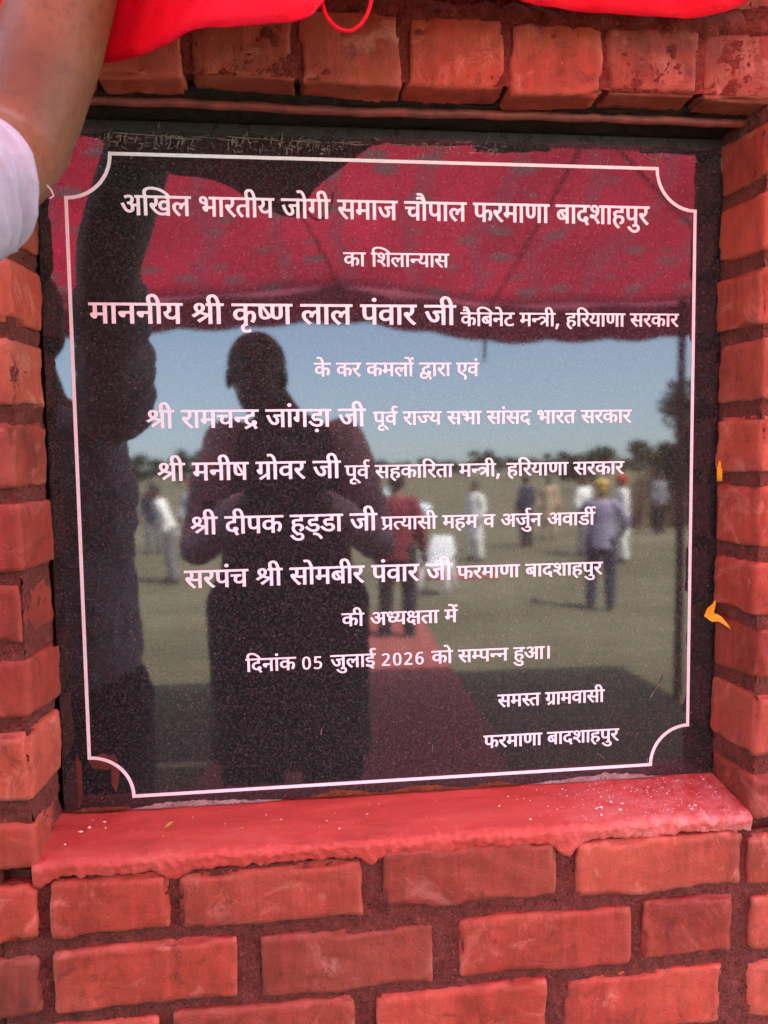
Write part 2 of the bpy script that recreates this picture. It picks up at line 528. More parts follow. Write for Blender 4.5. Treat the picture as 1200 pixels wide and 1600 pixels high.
def granite():
    mt, t, p = newmat('polished_black_granite')
    v = coords(t)
    vo = nnode(t, 'ShaderNodeTexVoronoi', Scale=560, Randomness=1.0)
    t.links.new(v, vo.inputs['Vector'])
    sp = t.nodes.new('ShaderNodeSeparateColor'); t.links.new(vo.outputs['Color'], sp.inputs[0])
    n1 = tex_noise(t, v, 240, 5, .75); n2 = tex_noise(t, v, 60, 4)
    a = ramp(t, n1, [(.34, (.009, .0096, .0098)), (.52, (.018, .0182, .0182)), (.70, (.042, .041, .041))])
    a = mix(t, ramp(t, sp.outputs[0], [(.72, 0), (.97, .8)]), a, (.044, .043, .043))
    a = mix(t, ramp(t, sp.outputs[1], [(.990, 0), (.999, .6)]), a, (.14, .11, .10))
    # dried paint and cement scuffs along the top edge
    c = t.nodes.new('ShaderNodeTexCoord'); s = t.nodes.new('ShaderNodeSeparateXYZ'); t.links.new(c.outputs['Object'], s.inputs[0])
    def band(z0, z1, soft):
        u = nnode(t, 'ShaderNodeMapRange'); t.links.new(s.outputs['Z'], u.inputs['Value'])
        u.inputs['From Min'].default_value = z0 - soft; u.inputs['From Max'].default_value = z0
        w = nnode(t, 'ShaderNodeMapRange'); t.links.new(s.outputs['Z'], w.inputs['Value'])
        w.inputs['From Min'].default_value = z1 + soft; w.inputs['From Max'].default_value = z1
        k = nnode(t, 'ShaderNodeMath', operation='MULTIPLY'); t.links.new(u.outputs[0], k.inputs[0]); t.links.new(w.outputs[0], k.inputs[1])
        return k.outputs[0]
    def mul(a, b):
        k = nnode(t, 'ShaderNodeMath', operation='MULTIPLY'); t.links.new(a, k.inputs[0]); t.links.new(b, k.inputs[1]); return k.outputs[0]
    st = ramp(t, tex_noise(t, coords(t, (60, 1, 620)), 1, 3, .7, .5), [(.56, 0), (.64, 1)])
    vt = ramp(t, tex_noise(t, coords(t, (330, 1, 26)), 1, 3, .7, .6), [(.60, 0), (.68, 1)])
    pt = ramp(t, tex_noise(t, coords(t, (9, 1, 22)), 1, 3), [(.47, 0), (.60, 1)])
    mk = mul(mul(band(.7885, .8025, .003), pt), ramp(t, mix(t, .5, st, vt), [(.4, 0), (.5, .75)]))
    a = mix(t, mk, a, (.42, .35, .27))
    gr = mul(band(.806, .83, .008), ramp(t, tex_noise(t, v, 30, 6), [(.35, .25), (.6, .95)]))
    a = mix(t, gr, a, ramp(t, tex_noise(t, v, 160, 5, .8), [(.35, (.012, .011, .009)), (.65, (.040, .033, .025))]))
    t.links.new(a, p.inputs['Base Color'])
    rr = mix(t, .5, ramp(t, n1, [(.3, .015), (.8, .05)]), ramp(t, n2, [(.3, .015), (.8, .04)]))
    rr = mix(t, gr, rr, (.55, .55, .55)); rr = mix(t, mk, rr, (.7, .7, .7))
    t.links.new(rr, p.inputs['Roughness'])
    p.inputs['IOR'].default_value = 1.70
    t.links.new(ramp(t, gr, [(0, .5), (1, .04)]), p.inputs['Specular IOR Level'])
    bump(t, p, n1, .012, .0004)
    return mt
M_GRANITE = granite()
M_WHITE = simple('white_inscription_paint', (.77, .79, .79), .55, .06, 180, .15, .0006)
plaque = thing('granite_plaque', 'square polished black granite plaque with white Hindi inscription set in the brick recess', 'plaque', (0, 0, .934))
zb = .934
mb = MB()
mb.box((-.4125, 0, .9365 - zb), (.4155, .020, 1.7500 - zb))
me = mb.mesh('slab')
bm = bmesh.new(); bm.from_mesh(me)
bmesh.ops.bevel(bm, geom=list(bm.edges), offset=.0012, segments=2, affect='EDGES', profile=.6)
bm.to_mesh(me); bm.free()
slab = link_mesh('slab', me, M_GRANITE, plaque, smooth=False)

def to_local(p): return (p[0], p[1], p[2] - zb)
# border line with scooped corners
mb = MB()
lw, rc = .0052 / 2, .0665
path = []
for (cx, cy, a0) in ((0, 0, 0), (0, -1, 90), (1, -1, 180), (1, 0, 270)):
    for k in range(17):
        a = R(a0 - 90 * k / 16)
        # concave quarter circle round each corner, walked counter-clockwise round the plaque
        path.append((cx + rc * math.cos(a), cy + rc * math.sin(a), k in (0, 16)))
n = len(path)
outer, inner = [], []
for i in range(n):
    p, q, r_ = Vector(path[i - 1][:2]), Vector(path[i][:2]), Vector(path[(i + 1) % n][:2])
    d1, d2 = (q - p).normalized(), (r_ - q).normalized()
    n1, n2 = Vector((d1.y, -d1.x)), Vector((d2.y, -d2.x))
    mm = n1 + n2; mm /= max(.55, mm.dot(n1))
    outer.append(q + mm * lw / 1.0); inner.append(q - mm * lw)
vs = [to_local(SL(p.x, p.y, .0006)) for p in outer] + [to_local(SL(p.x, p.y, .0006)) for p in inner]
vs += [to_local(SL(p.x, p.y, -.0004)) for p in outer] + [to_local(SL(p.x, p.y, -.0004)) for p in inner]
fs = []
for i in range(n):
    j = (i + 1) % n
    fs += [(i, j, n + j, n + i), (i, 2 * n + i, 2 * n + j, j), (n + j, 3 * n + j, 3 * n + i, n + i)]
mb.add(vs, fs)
me = mb.mesh('border_line')
bm = bmesh.new(); bm.from_mesh(me); bmesh.ops.recalc_face_normals(bm, faces=bm.faces); bm.to_mesh(me); bm.free()
link_mesh('border_line', me, M_WHITE, plaque, smooth=False)

# lettering: outlines of the letter shapes (quadratic curves, * marks a control point)
GLYPHS = {
6: '-185,772 -185,796* -152,830* -130,830 -107,830* -75,796* -75,772 -75,748* -107,714* -130,714 -152,714* -185,748*',
9: '470,218 470,148* 379,80* 312,80 226,80* 92,208* 29,356 100,382 143,276* 243,153* 305,153 343,153* 391,188* 391,227 391,264* 350,322* 318,347 291,342* 260,341 255,411 323,413* 380,457* 380,494 380,530* 333,562* 302,562 265,562* 205,542* 171,525 146,594 172,608* 249,632* 298,632 376,632* 459,554* 459,495 459,417* 392,375 403,365* 412,355 450,350* 486,350 518,350* 568,356* 594,363 594,551 521,551 521,622 779,622 779,551 675,551 675,0 594,0 594,290 570,284* 524,279* 498,279 481,279* 455,282 470,252*',
10: '470,218 470,148* 379,80* 312,80 226,80* 92,208* 29,356 100,382 143,276* 243,153* 305,153 343,153* 391,188* 391,227 391,264* 350,322* 318,347 291,342* 260,341 255,411 323,413* 380,457* 380,494 380,530* 333,562* 302,562 265,562* 205,542* 171,525 146,594 172,608* 249,632* 298,632 376,632* 459,554* 459,495 459,417* 392,375 403,365* 412,355 450,350* 486,350 518,350* 568,356* 594,363 594,551 521,551 521,622 1038,622 1038,551 934,551 934,0 853,0 853,551 675,551 675,0 594,0 594,290 570,284* 524,279* 498,279 481,279* 455,282 470,252*',
12: '271,222 242,222* 184,208* 161,197 114,225* 50,301* 50,352 50,380* 70,420* 87,433 110,450* 172,465* 221,465 314,465 314,551 0,551 0,622 505,622 505,551 395,551 395,394 211,394 180,394* 154,388* 145,381 130,369* 130,347 130,323* 158,290* 174,277 220,294* 275,294 349,294* 447,219* 447,154 447,89* 364,14* 289,4 318,-8* 381,-30* 415,-40 382,-110 325,-84* 221,-27* 176,1 117,4* 48,33* 48,65 48,87* 75,116* 101,116 121,116* 164,95* 194,70 208,68* 219,68 289,68* 366,109* 366,153 366,186* 317,222*;293,615 272,650* 243,726* 243,762 243,829* 332,896* 398,896 430,896* 484,883* 504,872 482,806 465,815* 427,827* 405,827 365,827* 323,782* 323,747 323,714* 350,651* 375,615',
19: '568,551 474,551 474,380 474,329* 459,269* 441,246 404,198* 323,192 307,266 329,270* 360,281* 370,292 382,304* 393,339* 393,380 393,551 160,551 160,353 160,307* 166,249* 186,211* 226,180* 260,160 370,98 433,62* 486,-3* 486,-53 486,-93* 453,-164* 439,-184 367,-142 380,-122* 403,-77* 403,-55 403,-36* 387,-7* 339,28* 290,56 203,106 164,129* 109,178* 95,212 79,248* 79,316 79,551 0,551 0,622 568,622',
25: '777,551 452,551 452,349 500,399* 569,399 634,399* 716,316* 716,239 716,193* 686,89* 651,39 579,80 604,112* 636,196* 636,237 636,284* 597,330* 562,330 508,330* 452,258 452,0 371,0 371,174 347,154* 276,118* 226,118 179,118* 96,156* 46,233* 46,290 46,370* 156,464* 244,464 267,464* 324,457* 339,454 333,381 317,385* 268,391* 249,391 191,391* 127,339* 127,292 127,239* 188,188* 228,188 272,188* 341,230* 371,260 371,551 0,551 0,622 777,622',
26: '729,551 729,0 648,0 648,45 613,26* 530,7* 488,7 380,7* 183,114* 85,239 58,274* 40,319* 40,338 40,359* 70,393* 104,393 129,393* 166,370* 181,350 202,369* 217,428* 217,458 217,484* 210,531* 201,551 0,551 0,622 833,622 833,551;534,232 569,232* 627,261* 648,280 648,551 281,551 298,514* 298,458 298,376* 228,280* 166,253 236,169* 391,79* 490,79 533,79* 611,99* 648,122 648,198 625,184* 561,164* 521,164 474,164* 399,203* 356,273* 356,319 356,392* 452,473* 531,473 548,473* 602,468* 616,463 610,394 595,398* 558,404* 540,404 492,404* 437,360* 437,316 437,273* 492,232*',
27: '208,551 208,234 208,208* 183,178* 160,178 134,178* 79,220* 41,280* 41,308 41,331* 68,359* 102,359 127,359 127,551 0,551 0,622 578,622 578,551 474,551 474,0 393,0 393,551',
30: '649,551 545,551 545,0 465,0 465,165 439,148* 367,118* 317,118 240,118* 141,204* 141,275 141,304* 166,355* 185,371 38,369 38,441 331,441 349,441* 385,440* 389,440 382,370 350,370 292,370* 221,321* 221,274 221,231* 279,188* 317,188 367,188* 438,231* 465,260 465,551 0,551 0,622 649,622',
32: '653,551 653,0 572,0 572,370 435,370 394,370* 378,373 414,343* 458,263* 458,218 458,172* 417,110* 350,80* 310,80 257,80* 161,141* 73,282* 31,401 102,426 148,292* 248,153* 306,153 338,153* 379,187* 379,227 379,271* 318,349* 273,377 302,441 572,441 572,551 0,551 0,622 757,622 757,551',
35: '519,551 371,551 371,349 316,349 268,349* 204,333* 181,318 126,280* 126,215 126,167* 170,104* 241,74* 283,74 337,74* 413,99* 455,121 482,47 438,27* 339,0* 286,0 217,0* 108,52* 46,150* 46,220 46,285* 114,374* 225,420* 288,420 290,420 290,551 0,551 0,622 519,622',
37: '358,222 329,222* 271,208* 248,197 201,225* 137,301* 137,352 137,380* 157,420* 174,433 197,450* 259,465* 308,465 401,465 401,551 0,551 0,622 592,622 592,551 482,551 482,394 298,394 267,394* 241,388* 232,381 217,369* 217,347 217,323* 245,290* 261,277 307,294* 362,294 436,294* 534,219* 534,154 534,87* 436,0* 337,0 239,0* 84,88* 25,158 86,207 143,139* 262,74* 337,74 453,74* 453,152 453,187* 404,222*',
39: '634,551 634,0 553,0 553,551 420,551 420,321 420,279* 403,221* 385,198 364,173* 298,146* 251,146 158,146* 114,205 97,228* 79,298* 79,352 79,551 0,551 0,622 737,622 737,551;249,217 301,217* 321,249 332,266* 339,310* 339,353 339,551 160,551 160,353 160,314* 168,268* 178,251 189,235* 222,217*',
40: '481,551 481,0 400,0 400,328 291,328 230,328* 169,316* 150,299 126,280* 126,237 126,188* 200,97* 271,40 217,-12 171,28* 92,108* 45,194* 45,242 45,277* 72,333* 93,351 122,376* 204,399* 272,399 400,399 400,551 0,551 0,622 584,622 584,551',
42: '413,-58 392,-24* 354,46* 342,73 330,71* 302,68* 287,68 245,68* 160,89* 89,136* 46,215* 46,272 46,316* 77,379* 102,401 135,430* 231,456* 290,456 295,456 295,551 0,551 0,622 534,622 534,551 376,551 376,385 327,385 269,385* 198,371* 173,355 151,340* 126,294* 126,262 126,209* 205,140* 287,140 293,140* 305,140* 312,141 306,161* 306,176 306,211* 348,240* 373,240 416,240* 461,191* 461,162 461,130* 432,95* 410,86 422,62* 455,11* 480,-24',
44: '0,622 569,622 569,551 466,551 466,0 385,0 385,298 204,298 204,244 204,216* 176,188* 153,188 129,188* 75,230* 37,290* 37,318 37,341* 64,369* 98,369 385,369 385,551 0,551',
46: '479,551 479,0 398,0 398,191 369,172* 301,146* 254,146 214,146* 149,173* 128,194 103,221* 79,294* 79,358 79,551 0,551 0,622 583,622 583,551;398,551 160,551 160,369 160,328* 166,280* 179,251* 190,240 213,217* 263,217 303,217* 373,255* 398,280',
47: '460,551 460,349 485,373* 543,399* 578,399 643,399* 725,316* 725,239 725,193* 695,89* 660,39 588,80 613,112* 645,196* 645,237 645,284* 605,330* 570,330 517,330* 460,257 460,0 379,0 379,193 355,174* 291,146* 248,146 208,146* 144,175* 125,197 100,226* 79,297* 79,354 79,551 0,551 0,622 786,622 786,551;160,551 160,360 160,305* 172,257* 188,240 208,217* 248,217 289,217* 353,251* 379,278 379,551',
48: '585,551 482,551 482,0 401,0 401,165 374,147* 297,118* 241,118 185,118* 96,160* 46,235* 46,286 46,372* 167,464* 265,464 279,464* 319,461* 358,457* 369,454 363,385 343,389* 293,395* 268,395 248,395* 230,392 365,224 384,238* 401,256 401,551 0,551 0,622 585,622;127,287 127,235* 194,184* 242,184 260,184* 293,190* 308,195 168,370 127,342*',
49: '174,632 211,632* 269,611* 291,586 309,567* 332,499* 332,437 332,321 533,321 533,551 402,551 402,622 717,622 717,551 614,551 614,0 533,0 533,250 332,250 332,213 332,180* 303,151* 283,151 264,151* 222,176* 186,215* 164,259* 164,278 164,296* 191,321* 224,321 253,321 253,426 253,473* 243,523* 232,538 212,568* 169,568 142,568* 114,542* 114,521 114,493* 161,463* 218,460 210,389 135,395* 46,456* 46,520 46,579* 122,632*',
50: '509,551 509,0 428,0 428,250 207,250 207,213 207,180* 178,151* 159,151 140,151* 98,176* 62,215* 39,259* 39,278 39,296* 66,321* 100,321 126,321 126,551 0,551 0,622 612,622 612,551;428,551 207,551 207,321 428,321',
51: '595,622 595,551 491,551 491,0 410,0 410,179 382,161* 304,132* 253,132 163,132* 52,253* 38,353 100,366* 160,413* 160,457 160,485* 137,533* 123,551 0,551 0,622;129,301 149,252* 210,203* 259,203 309,203* 383,245* 410,274 410,551 211,551 240,499* 240,445 240,337*',
52: '395,42 341,-12 282,37* 178,137* 98,225* 75,256 53,287* 40,323* 40,340 40,359* 70,393* 104,393 129,393* 166,370* 181,349 220,369* 256,429* 256,468 256,491* 246,536* 239,551 0,551 0,622 424,622 424,551 320,551 336,516* 336,458 336,403* 292,327* 216,274* 167,254 212,202* 331,91*',
54: '0,551 0,622 693,622 693,551 589,551 589,0 508,0 508,355 502,356* 494,356 470,356* 420,332* 374,269* 356,208 279,232 291,278* 311,313 287,331* 239,353* 209,353 169,353* 126,307* 126,271 126,233* 169,164* 251,89* 309,40 255,-12 197,38* 101,129* 45,222* 45,275 45,328* 94,395* 168,426* 204,426 248,426* 321,397* 354,370 412,426* 499,426 504,426* 508,426 508,551',
57: '571,551 467,551 467,0 387,0 387,165 361,147* 286,118* 233,118 179,118* 95,160* 46,235* 46,286 46,372* 161,464* 255,464 268,464* 307,461* 344,457* 354,454 349,381 330,385* 282,391* 259,391 197,391* 127,337* 127,287 127,236* 190,188* 235,188 287,188* 362,233* 387,260 387,551 0,551 0,622 571,622',
58: '122,189 87,189* 40,224* 40,255 40,284* 76,314* 104,314 122,314* 161,299* 191,276 241,292* 305,378* 305,443 305,499* 246,566* 199,566 168,566* 138,539* 138,516 138,501* 157,466* 214,442* 270,440 253,370 159,376* 66,459* 66,517 66,568* 137,632* 204,632 251,632* 333,589* 384,504* 384,440 384,371* 315,254* 254,221 299,182* 383,87* 414,43 350,-1 299,71* 216,164* 179,194 152,189*;591,551 591,0 510,0 510,551 421,551 421,622 695,622 695,551',
59: '593,622 593,551 489,551 489,0 408,0 408,191 378,174* 304,146* 254,146 214,146* 149,173* 128,194 103,221* 79,294* 79,358 79,551 0,551 0,622;408,551 205,551 408,287;189,240 212,217* 262,217 288,217* 338,233* 360,245 159,507 159,369 159,328* 165,280* 178,251*',
60: '587,551 587,0 506,0 506,266 477,257* 419,251* 380,251 338,251* 245,266* 212,277 192,264* 167,253 208,201* 319,91* 380,42 326,-12 270,37* 171,137* 95,225* 73,256 51,287* 40,323* 40,340 40,359* 70,393* 104,393 129,393* 166,370* 181,350 202,369* 217,428* 217,458 217,488* 208,536* 201,551 0,551 0,622 691,622 691,551;369,322 408,322* 472,330* 506,339 506,551 281,551 288,534* 298,488* 298,458 298,416* 279,354* 262,333 314,322*',
61: '321,69 357,80* 403,116* 403,148 403,186* 345,229* 280,229 211,229* 138,172* 138,124 138,93* 161,35* 232,-36* 302,-89 248,-142 157,-71* 58,53* 58,130 58,168* 89,227* 115,248 96,266* 69,318* 69,352 69,380* 89,420* 106,433 129,450* 188,465* 229,465 361,465 361,551 0,551 0,622 546,622 546,551 442,551 442,394 230,394 199,394* 173,388* 164,381 149,369* 149,347 149,327* 169,296* 183,284 230,300* 284,300 353,300* 440,258* 481,191* 481,153 481,95* 413,19* 348,2',
66: '170,551 170,0 89,0 89,551 0,551 0,622 273,622 273,551',
67: '89,551 0,551 0,622 80,622 68,644* 53,694* 53,724 53,802* 169,896* 266,896 407,896* 625,743* 704,615 620,615 467,824* 283,824 213,824* 134,765* 134,714 134,684* 153,639* 165,622 273,622 273,551 170,551 170,0 89,0',
68: '-185,615 -202,650* -220,714* -220,748 -220,813* -136,896* -61,896 -1,896* 79,839* 137,718* 163,622 273,622 273,551 170,551 170,0 89,0 89,551 0,551 0,622 87,622 59,726* -2,825* -57,825 -97,825* -139,776* -139,733 -139,699* -119,644* -105,615',
69: '-248,-12 -194,11* -136,11 -61,11* 22,-66* 22,-129 22,-190* -71,-268* -157,-268 -254,-268* -395,-176* -455,-100 -394,-57 -355,-105* -285,-167* -206,-196* -157,-196 -51,-196* -51,-122 -51,-89* -100,-57* -131,-57 -158,-57* -201,-68* -222,-79',
70: '-63,-245 -88,-255* -145,-268* -173,-268 -248,-268* -333,-189* -333,-126 -333,-69* -241,11* -162,11 -87,11* 25,-45* 111,-136* 145,-189 83,-228 29,-145* -83,-57* -156,-57 -207,-57* -259,-96* -259,-128 -259,-166* -209,-196* -178,-196 -151,-196* -109,-185* -88,-175',
71: '27,-233 2,-246* -65,-268* -106,-268 -181,-268* -266,-189* -266,-126 -266,-70* -177,13* -89,18 -82,-48 -140,-55* -192,-99* -192,-132 -192,-166* -142,-197* -111,-197 -79,-197* -32,-182* 2,-164',
75: '-169,615 -190,694* -231,785* -281,823* -315,823 -337,823* -371,814* -385,809 -409,882 -370,896* -318,896 -264,896* -185,845* -122,722* -94,615',
76: '-179,615 -206,655* -251,692* -294,703* -320,703 -340,703* -382,691* -402,682 -428,751 -405,761* -355,773* -326,773 -281,773* -211,730* -187,692 -183,694 -203,746* -241,803* -285,827* -316,827 -340,827* -372,819* -386,813 -409,882 -370,896* -318,896 -264,896* -185,845* -122,722* -94,615',
79: '170,551 170,0 89,0 89,551 0,551 0,622 273,622 273,551;90,615 69,694* 28,785* -22,823* -56,823 -78,823* -112,814* -126,809 -150,882 -111,896* -59,896 -5,896* 74,845* 137,722* 165,615',
80: '170,551 170,0 89,0 89,551 0,551 0,622 273,622 273,551;80,615 53,655* 8,692* -35,703* -61,703 -81,703* -123,691* -143,682 -169,751 -146,761* -96,773* -67,773 -22,773* 48,730* 72,692 76,694 56,746* 18,803* -26,827* -57,827 -81,827* -113,819* -127,813 -150,882 -111,896* -59,896 -5,896* 74,845* 137,722* 165,615',
81: '-179,-44 -156,-39* -131,-39 -63,-39* 38,-90* 117,-176* 151,-227 94,-268 44,-188* -57,-113* -125,-113 -137,-113* -158,-116* -167,-118',
96: '358,222 329,222* 271,208* 248,197 201,225* 137,301* 137,352 137,380* 157,420* 174,433 197,450* 259,465* 308,465 401,465 401,551 0,551 0,622 592,622 592,551 482,551 482,394 298,394 267,394* 241,388* 232,381 217,369* 217,347 217,323* 245,290* 261,277 307,294* 362,294 436,294* 534,219* 534,154 534,87* 436,0* 337,0 239,0* 84,88* 25,158 86,207 143,139* 262,74* 337,74 453,74* 453,152 453,187* 404,222*;257,-134 257,-110* 290,-76* 312,-76 335,-76* 367,-110* 367,-134 367,-159* 335,-192* 312,-192 290,-192* 257,-159*',
104: '194,622 275,622 275,0 194,0',
179: '623,551 623,0 542,0 542,325 511,310* 440,293* 390,293 340,293* 257,313* 225,326 178,297* 128,244* 128,208 128,188* 148,147* 200,120* 247,120 258,120* 269,121 263,139* 263,157 263,189* 303,216* 328,216 369,216* 413,164* 413,136 413,108* 388,76* 365,66 383,43* 421,2* 448,-24 390,-65 363,-34* 314,27* 298,53 286,51* 258,50* 245,50 186,50* 96,91* 46,162* 46,205 46,260* 115,333* 164,361 120,390* 74,461* 74,507 74,560* 155,632* 231,632 293,632* 382,574* 382,515 382,467* 336,401* 295,373 314,368* 357,364* 379,364 425,364* 504,385* 542,411 542,551 453,551 453,622 727,622 727,551;153,502 153,469* 195,416* 228,399 303,448* 303,506 303,530* 269,566* 229,566 195,566* 153,532*',
181: '-190,615 -211,650* -240,726* -240,762 -240,829* -151,896* -85,896 -53,896* 1,883* 21,872 -1,806 -18,815* -56,827* -78,827 -118,827* -160,782* -160,747 -160,714* -133,651* -108,615',
190: '0,622 587,622 587,551 0,551;572,370 435,370 394,370* 378,373 414,343* 458,263* 458,218 458,172* 417,110* 350,80* 310,80 257,80* 161,141* 73,282* 31,401 102,426 148,292* 248,153* 306,153 338,153* 379,187* 379,227 379,271* 318,349* 273,377 302,441 572,441',
198: '0,622 363,622 363,551 0,551;45,242 45,277* 72,333* 93,351 122,376* 204,399* 272,399 380,399 380,328 291,328 230,328* 169,316* 150,299 126,280* 126,237 126,188* 200,97* 271,40 217,-12 171,28* 92,108* 45,194*',
201: '482,178 445,147* 354,103* 283,103 206,103* 111,184* 111,251 111,278* 129,328* 148,348 101,366* 42,437* 42,493 42,553* 124,632* 187,632 240,632* 311,576* 311,531 311,484* 271,443 210,482 221,492* 230,515* 230,526 230,541* 210,568* 184,568 156,568* 116,524* 116,489 116,457* 147,418* 196,400* 223,397 253,405* 288,405 299,405* 326,403* 333,402 326,332 320,333* 303,333* 298,333 248,333* 191,292* 191,254 191,213* 248,173* 292,173 345,173* 419,217* 445,245',
202: '0,622 373,622 373,551 0,551;204,298 204,244 204,216* 176,188* 153,188 129,188* 75,230* 37,290* 37,318 37,341* 64,369* 98,369 385,369 385,298',
207: '207,321 428,321 428,250 207,250 207,213 207,180* 178,151* 159,151 140,151* 98,176* 62,215* 39,259* 39,278 39,296* 66,321* 100,321 126,321 126,551 0,551 0,622 364,622 364,551 207,551',
214: '409,286 446,217 406,189* 320,146* 254,146 214,146* 149,173* 128,194 103,221* 79,294* 79,358 79,551 0,551 0,622 391,622 391,551 205,551;262,217 288,217* 338,233* 360,245 159,507 159,369 159,328* 165,280* 178,251* 189,240 212,217*',
215: '369,322 400,322* 450,327* 478,332 486,260 461,255* 409,251* 380,251 338,251* 245,266* 212,277 192,264* 167,253 208,201* 319,91* 380,42 326,-12 270,37* 171,137* 95,225* 73,256 51,287* 40,323* 40,340 40,359* 70,393* 104,393 129,393* 166,370* 181,350 202,369* 217,428* 217,458 217,488* 208,536* 201,551 0,551 0,622 403,622 403,551 281,551 288,534* 298,488* 298,458 298,416* 279,354* 262,333 314,322*',
256: '172,-24 125,43 393,205 393,551 208,551 208,234 208,208* 183,178* 160,178 134,178* 79,220* 41,280* 41,308 41,331* 68,359* 102,359 127,359 127,551 0,551 0,622 578,622 578,551 474,551 474,0 393,0 393,122',
269: '127,65 80,132 326,281 284,335* 223,380* 181,380 153,380* 96,364* 55,343 27,417 61,433* 135,456* 179,456 219,456* 283,431* 345,374* 382,326 382,551 0,551 0,622 566,622 566,551 463,551 463,0 382,0 382,234',
271: '42,4 213,81 169,90* 93,135* 46,213* 46,272 46,316* 77,379* 102,401 135,430* 231,456* 290,456 295,456 295,551 0,551 0,622 534,622 534,551 376,551 376,385 327,385 269,385* 198,371* 173,355 151,340* 126,294* 126,262 126,209* 205,140* 287,140 293,140* 305,140* 312,141 306,161* 306,176 306,211* 348,240* 373,240 416,240* 461,191* 461,162 461,130* 432,95* 410,86 422,62* 455,11* 480,-24 413,-58 392,-24* 354,46* 342,73 82,-66',
274: '45,53 214,153 160,162* 128,194 103,221* 79,294* 79,358 79,551 0,551 0,622 583,622 583,551 479,551 479,0 398,0 398,193 92,-13;398,551 160,551 160,369 160,328* 166,280* 179,251* 190,240 213,217* 262,217 301,217* 373,255* 398,280',
284: '243,40 195,107 447,258 389,270* 295,298* 257,314 214,286* 123,229* 76,202 28,270 69,290* 146,333* 183,354 130,392* 89,464* 89,503 89,556* 174,632* 247,632 313,632* 399,559* 399,500 399,457* 354,388* 319,361 363,344* 483,316* 537,310 537,551 461,551 461,622 722,622 722,551 618,551 618,0 537,0 537,234;168,497 168,473* 202,419* 248,393 281,415* 318,469* 318,500 318,534* 278,566* 244,566 215,566* 168,532*',
403: '284,300 355,300* 442,260* 481,196* 481,160 481,107* 419,39* 360,18 333,85 365,96* 404,129* 404,157 404,191* 347,229* 282,229 205,229* 138,175* 138,135 138,112* 159,61* 225,3* 292,-31 309,-29* 325,-29 400,-29* 483,-106* 483,-169 483,-230* 390,-308* 304,-308 207,-308* 66,-216* 6,-140 67,-97 106,-145* 176,-207* 255,-236* 304,-236 410,-236* 410,-162 410,-129* 361,-97* 330,-97 303,-97* 260,-108* 239,-119 223,-79 134,-25* 58,77* 58,137 58,172* 88,229* 113,249 95,267* 69,318* 69,352 69,380* 89,420* 106,433 129,450* 188,465* 229,465 361,465 361,551 0,551 0,622 546,622 546,551 442,551 442,394 230,394 199,394* 173,388* 164,381 149,369* 149,347 149,328* 168,297* 182,285 229,300*',
441: '89,551 0,551 0,622 87,622 59,726* -2,825* -57,825 -97,825* -139,776* -139,733 -139,699* -119,644* -105,615 -185,615 -202,650* -220,714* -220,748 -220,813* -136,896* -61,896 -17,896* 45,865* 71,833 88,864* 154,896* 198,896 230,896* 284,883* 304,872 282,806 265,815* 227,827* 205,827 165,827* 123,782* 123,747 123,746* 123,746 134,720* 153,658* 163,622 273,622 273,551 170,551 170,0 89,0',
449: '-169,615 -190,694* -231,785* -281,823* -315,823 -337,823* -371,814* -385,809 -409,882 -370,896* -318,896 -264,896* -185,845* -122,722* -94,615;-113,821 -113,845* -80,879* -58,879 -35,879* -2,845* -2,821 -2,797* -35,763* -58,763 -80,763* -113,797*',
461: '170,551 170,0 89,0 89,551 0,551 0,622 273,622 273,551;90,615 69,694* 28,785* -22,823* -56,823 -78,823* -112,814* -126,809 -150,882 -111,896* -59,896 -5,896* 74,845* 137,722* 165,615;146,821 146,845* 179,879* 201,879 224,879* 257,845* 257,821 257,797* 224,763* 201,763 179,763* 146,797*',
529: '227,-125 171,-125* 87,-84* 40,-13* 40,33 40,92* 106,171* 163,187 146,224* 146,272 146,316* 177,379* 202,401 236,430* 331,456* 390,456 395,456 395,551 0,551 0,622 634,622 634,551 476,551 476,385 427,385 369,385* 298,371* 273,355 227,324* 227,262 227,209* 306,140* 390,140 394,140* 404,140* 411,141 406,161* 406,176 406,211* 448,240* 473,240 516,240* 561,191* 561,162 561,130* 527,93* 501,83 585,-138 516,-166 459,-6 417,-54* 308,-125*;119,34 119,-15* 186,-56* 229,-56 273,-56* 345,-18* 404,40* 428,72 418,71* 400,70* 394,70 346,70* 247,96* 210,127 171,118* 119,70*',
606: '89,551 0,551 0,622 82,622 68,647* 53,701* 53,731 53,805* 158,896* 249,896 374,896* 554,750* 621,615 540,615 479,721* 342,825* 262,825 202,825* 134,768* 134,720 134,690* 152,642* 165,622 273,622 273,551 170,551 170,0 89,0',
609: '89,551 0,551 0,622 80,622 68,644* 53,693* 53,724 53,803* 181,896* 290,896 404,896* 594,826* 749,699* 809,615 722,615 631,718* 424,824* 311,824 226,824* 134,765* 134,711 134,683* 153,639* 165,622 273,622 273,551 170,551 170,0 89,0',
611: '89,551 0,551 0,622 80,622 68,644* 53,693* 53,724 53,804* 193,896* 314,896 449,896* 671,824* 848,698* 914,615 823,615 717,717* 474,824* 338,824 238,824* 134,766* 134,709 134,682* 153,639* 165,622 273,622 273,551 170,551 170,0 89,0',
613: '89,551 0,551 0,622 80,622 68,644* 53,693* 53,724 53,806* 205,896* 339,896 495,896* 748,823* 946,697* 1019,615 924,615 804,716* 524,824* 366,824 251,824* 134,768* 134,708 134,682* 153,638* 165,622 273,622 273,551 170,551 170,0 89,0',
799: '46,-129 61,-70* 88,64* 95,116 192,116 199,105 186,52* 138,-74* 113,-129',
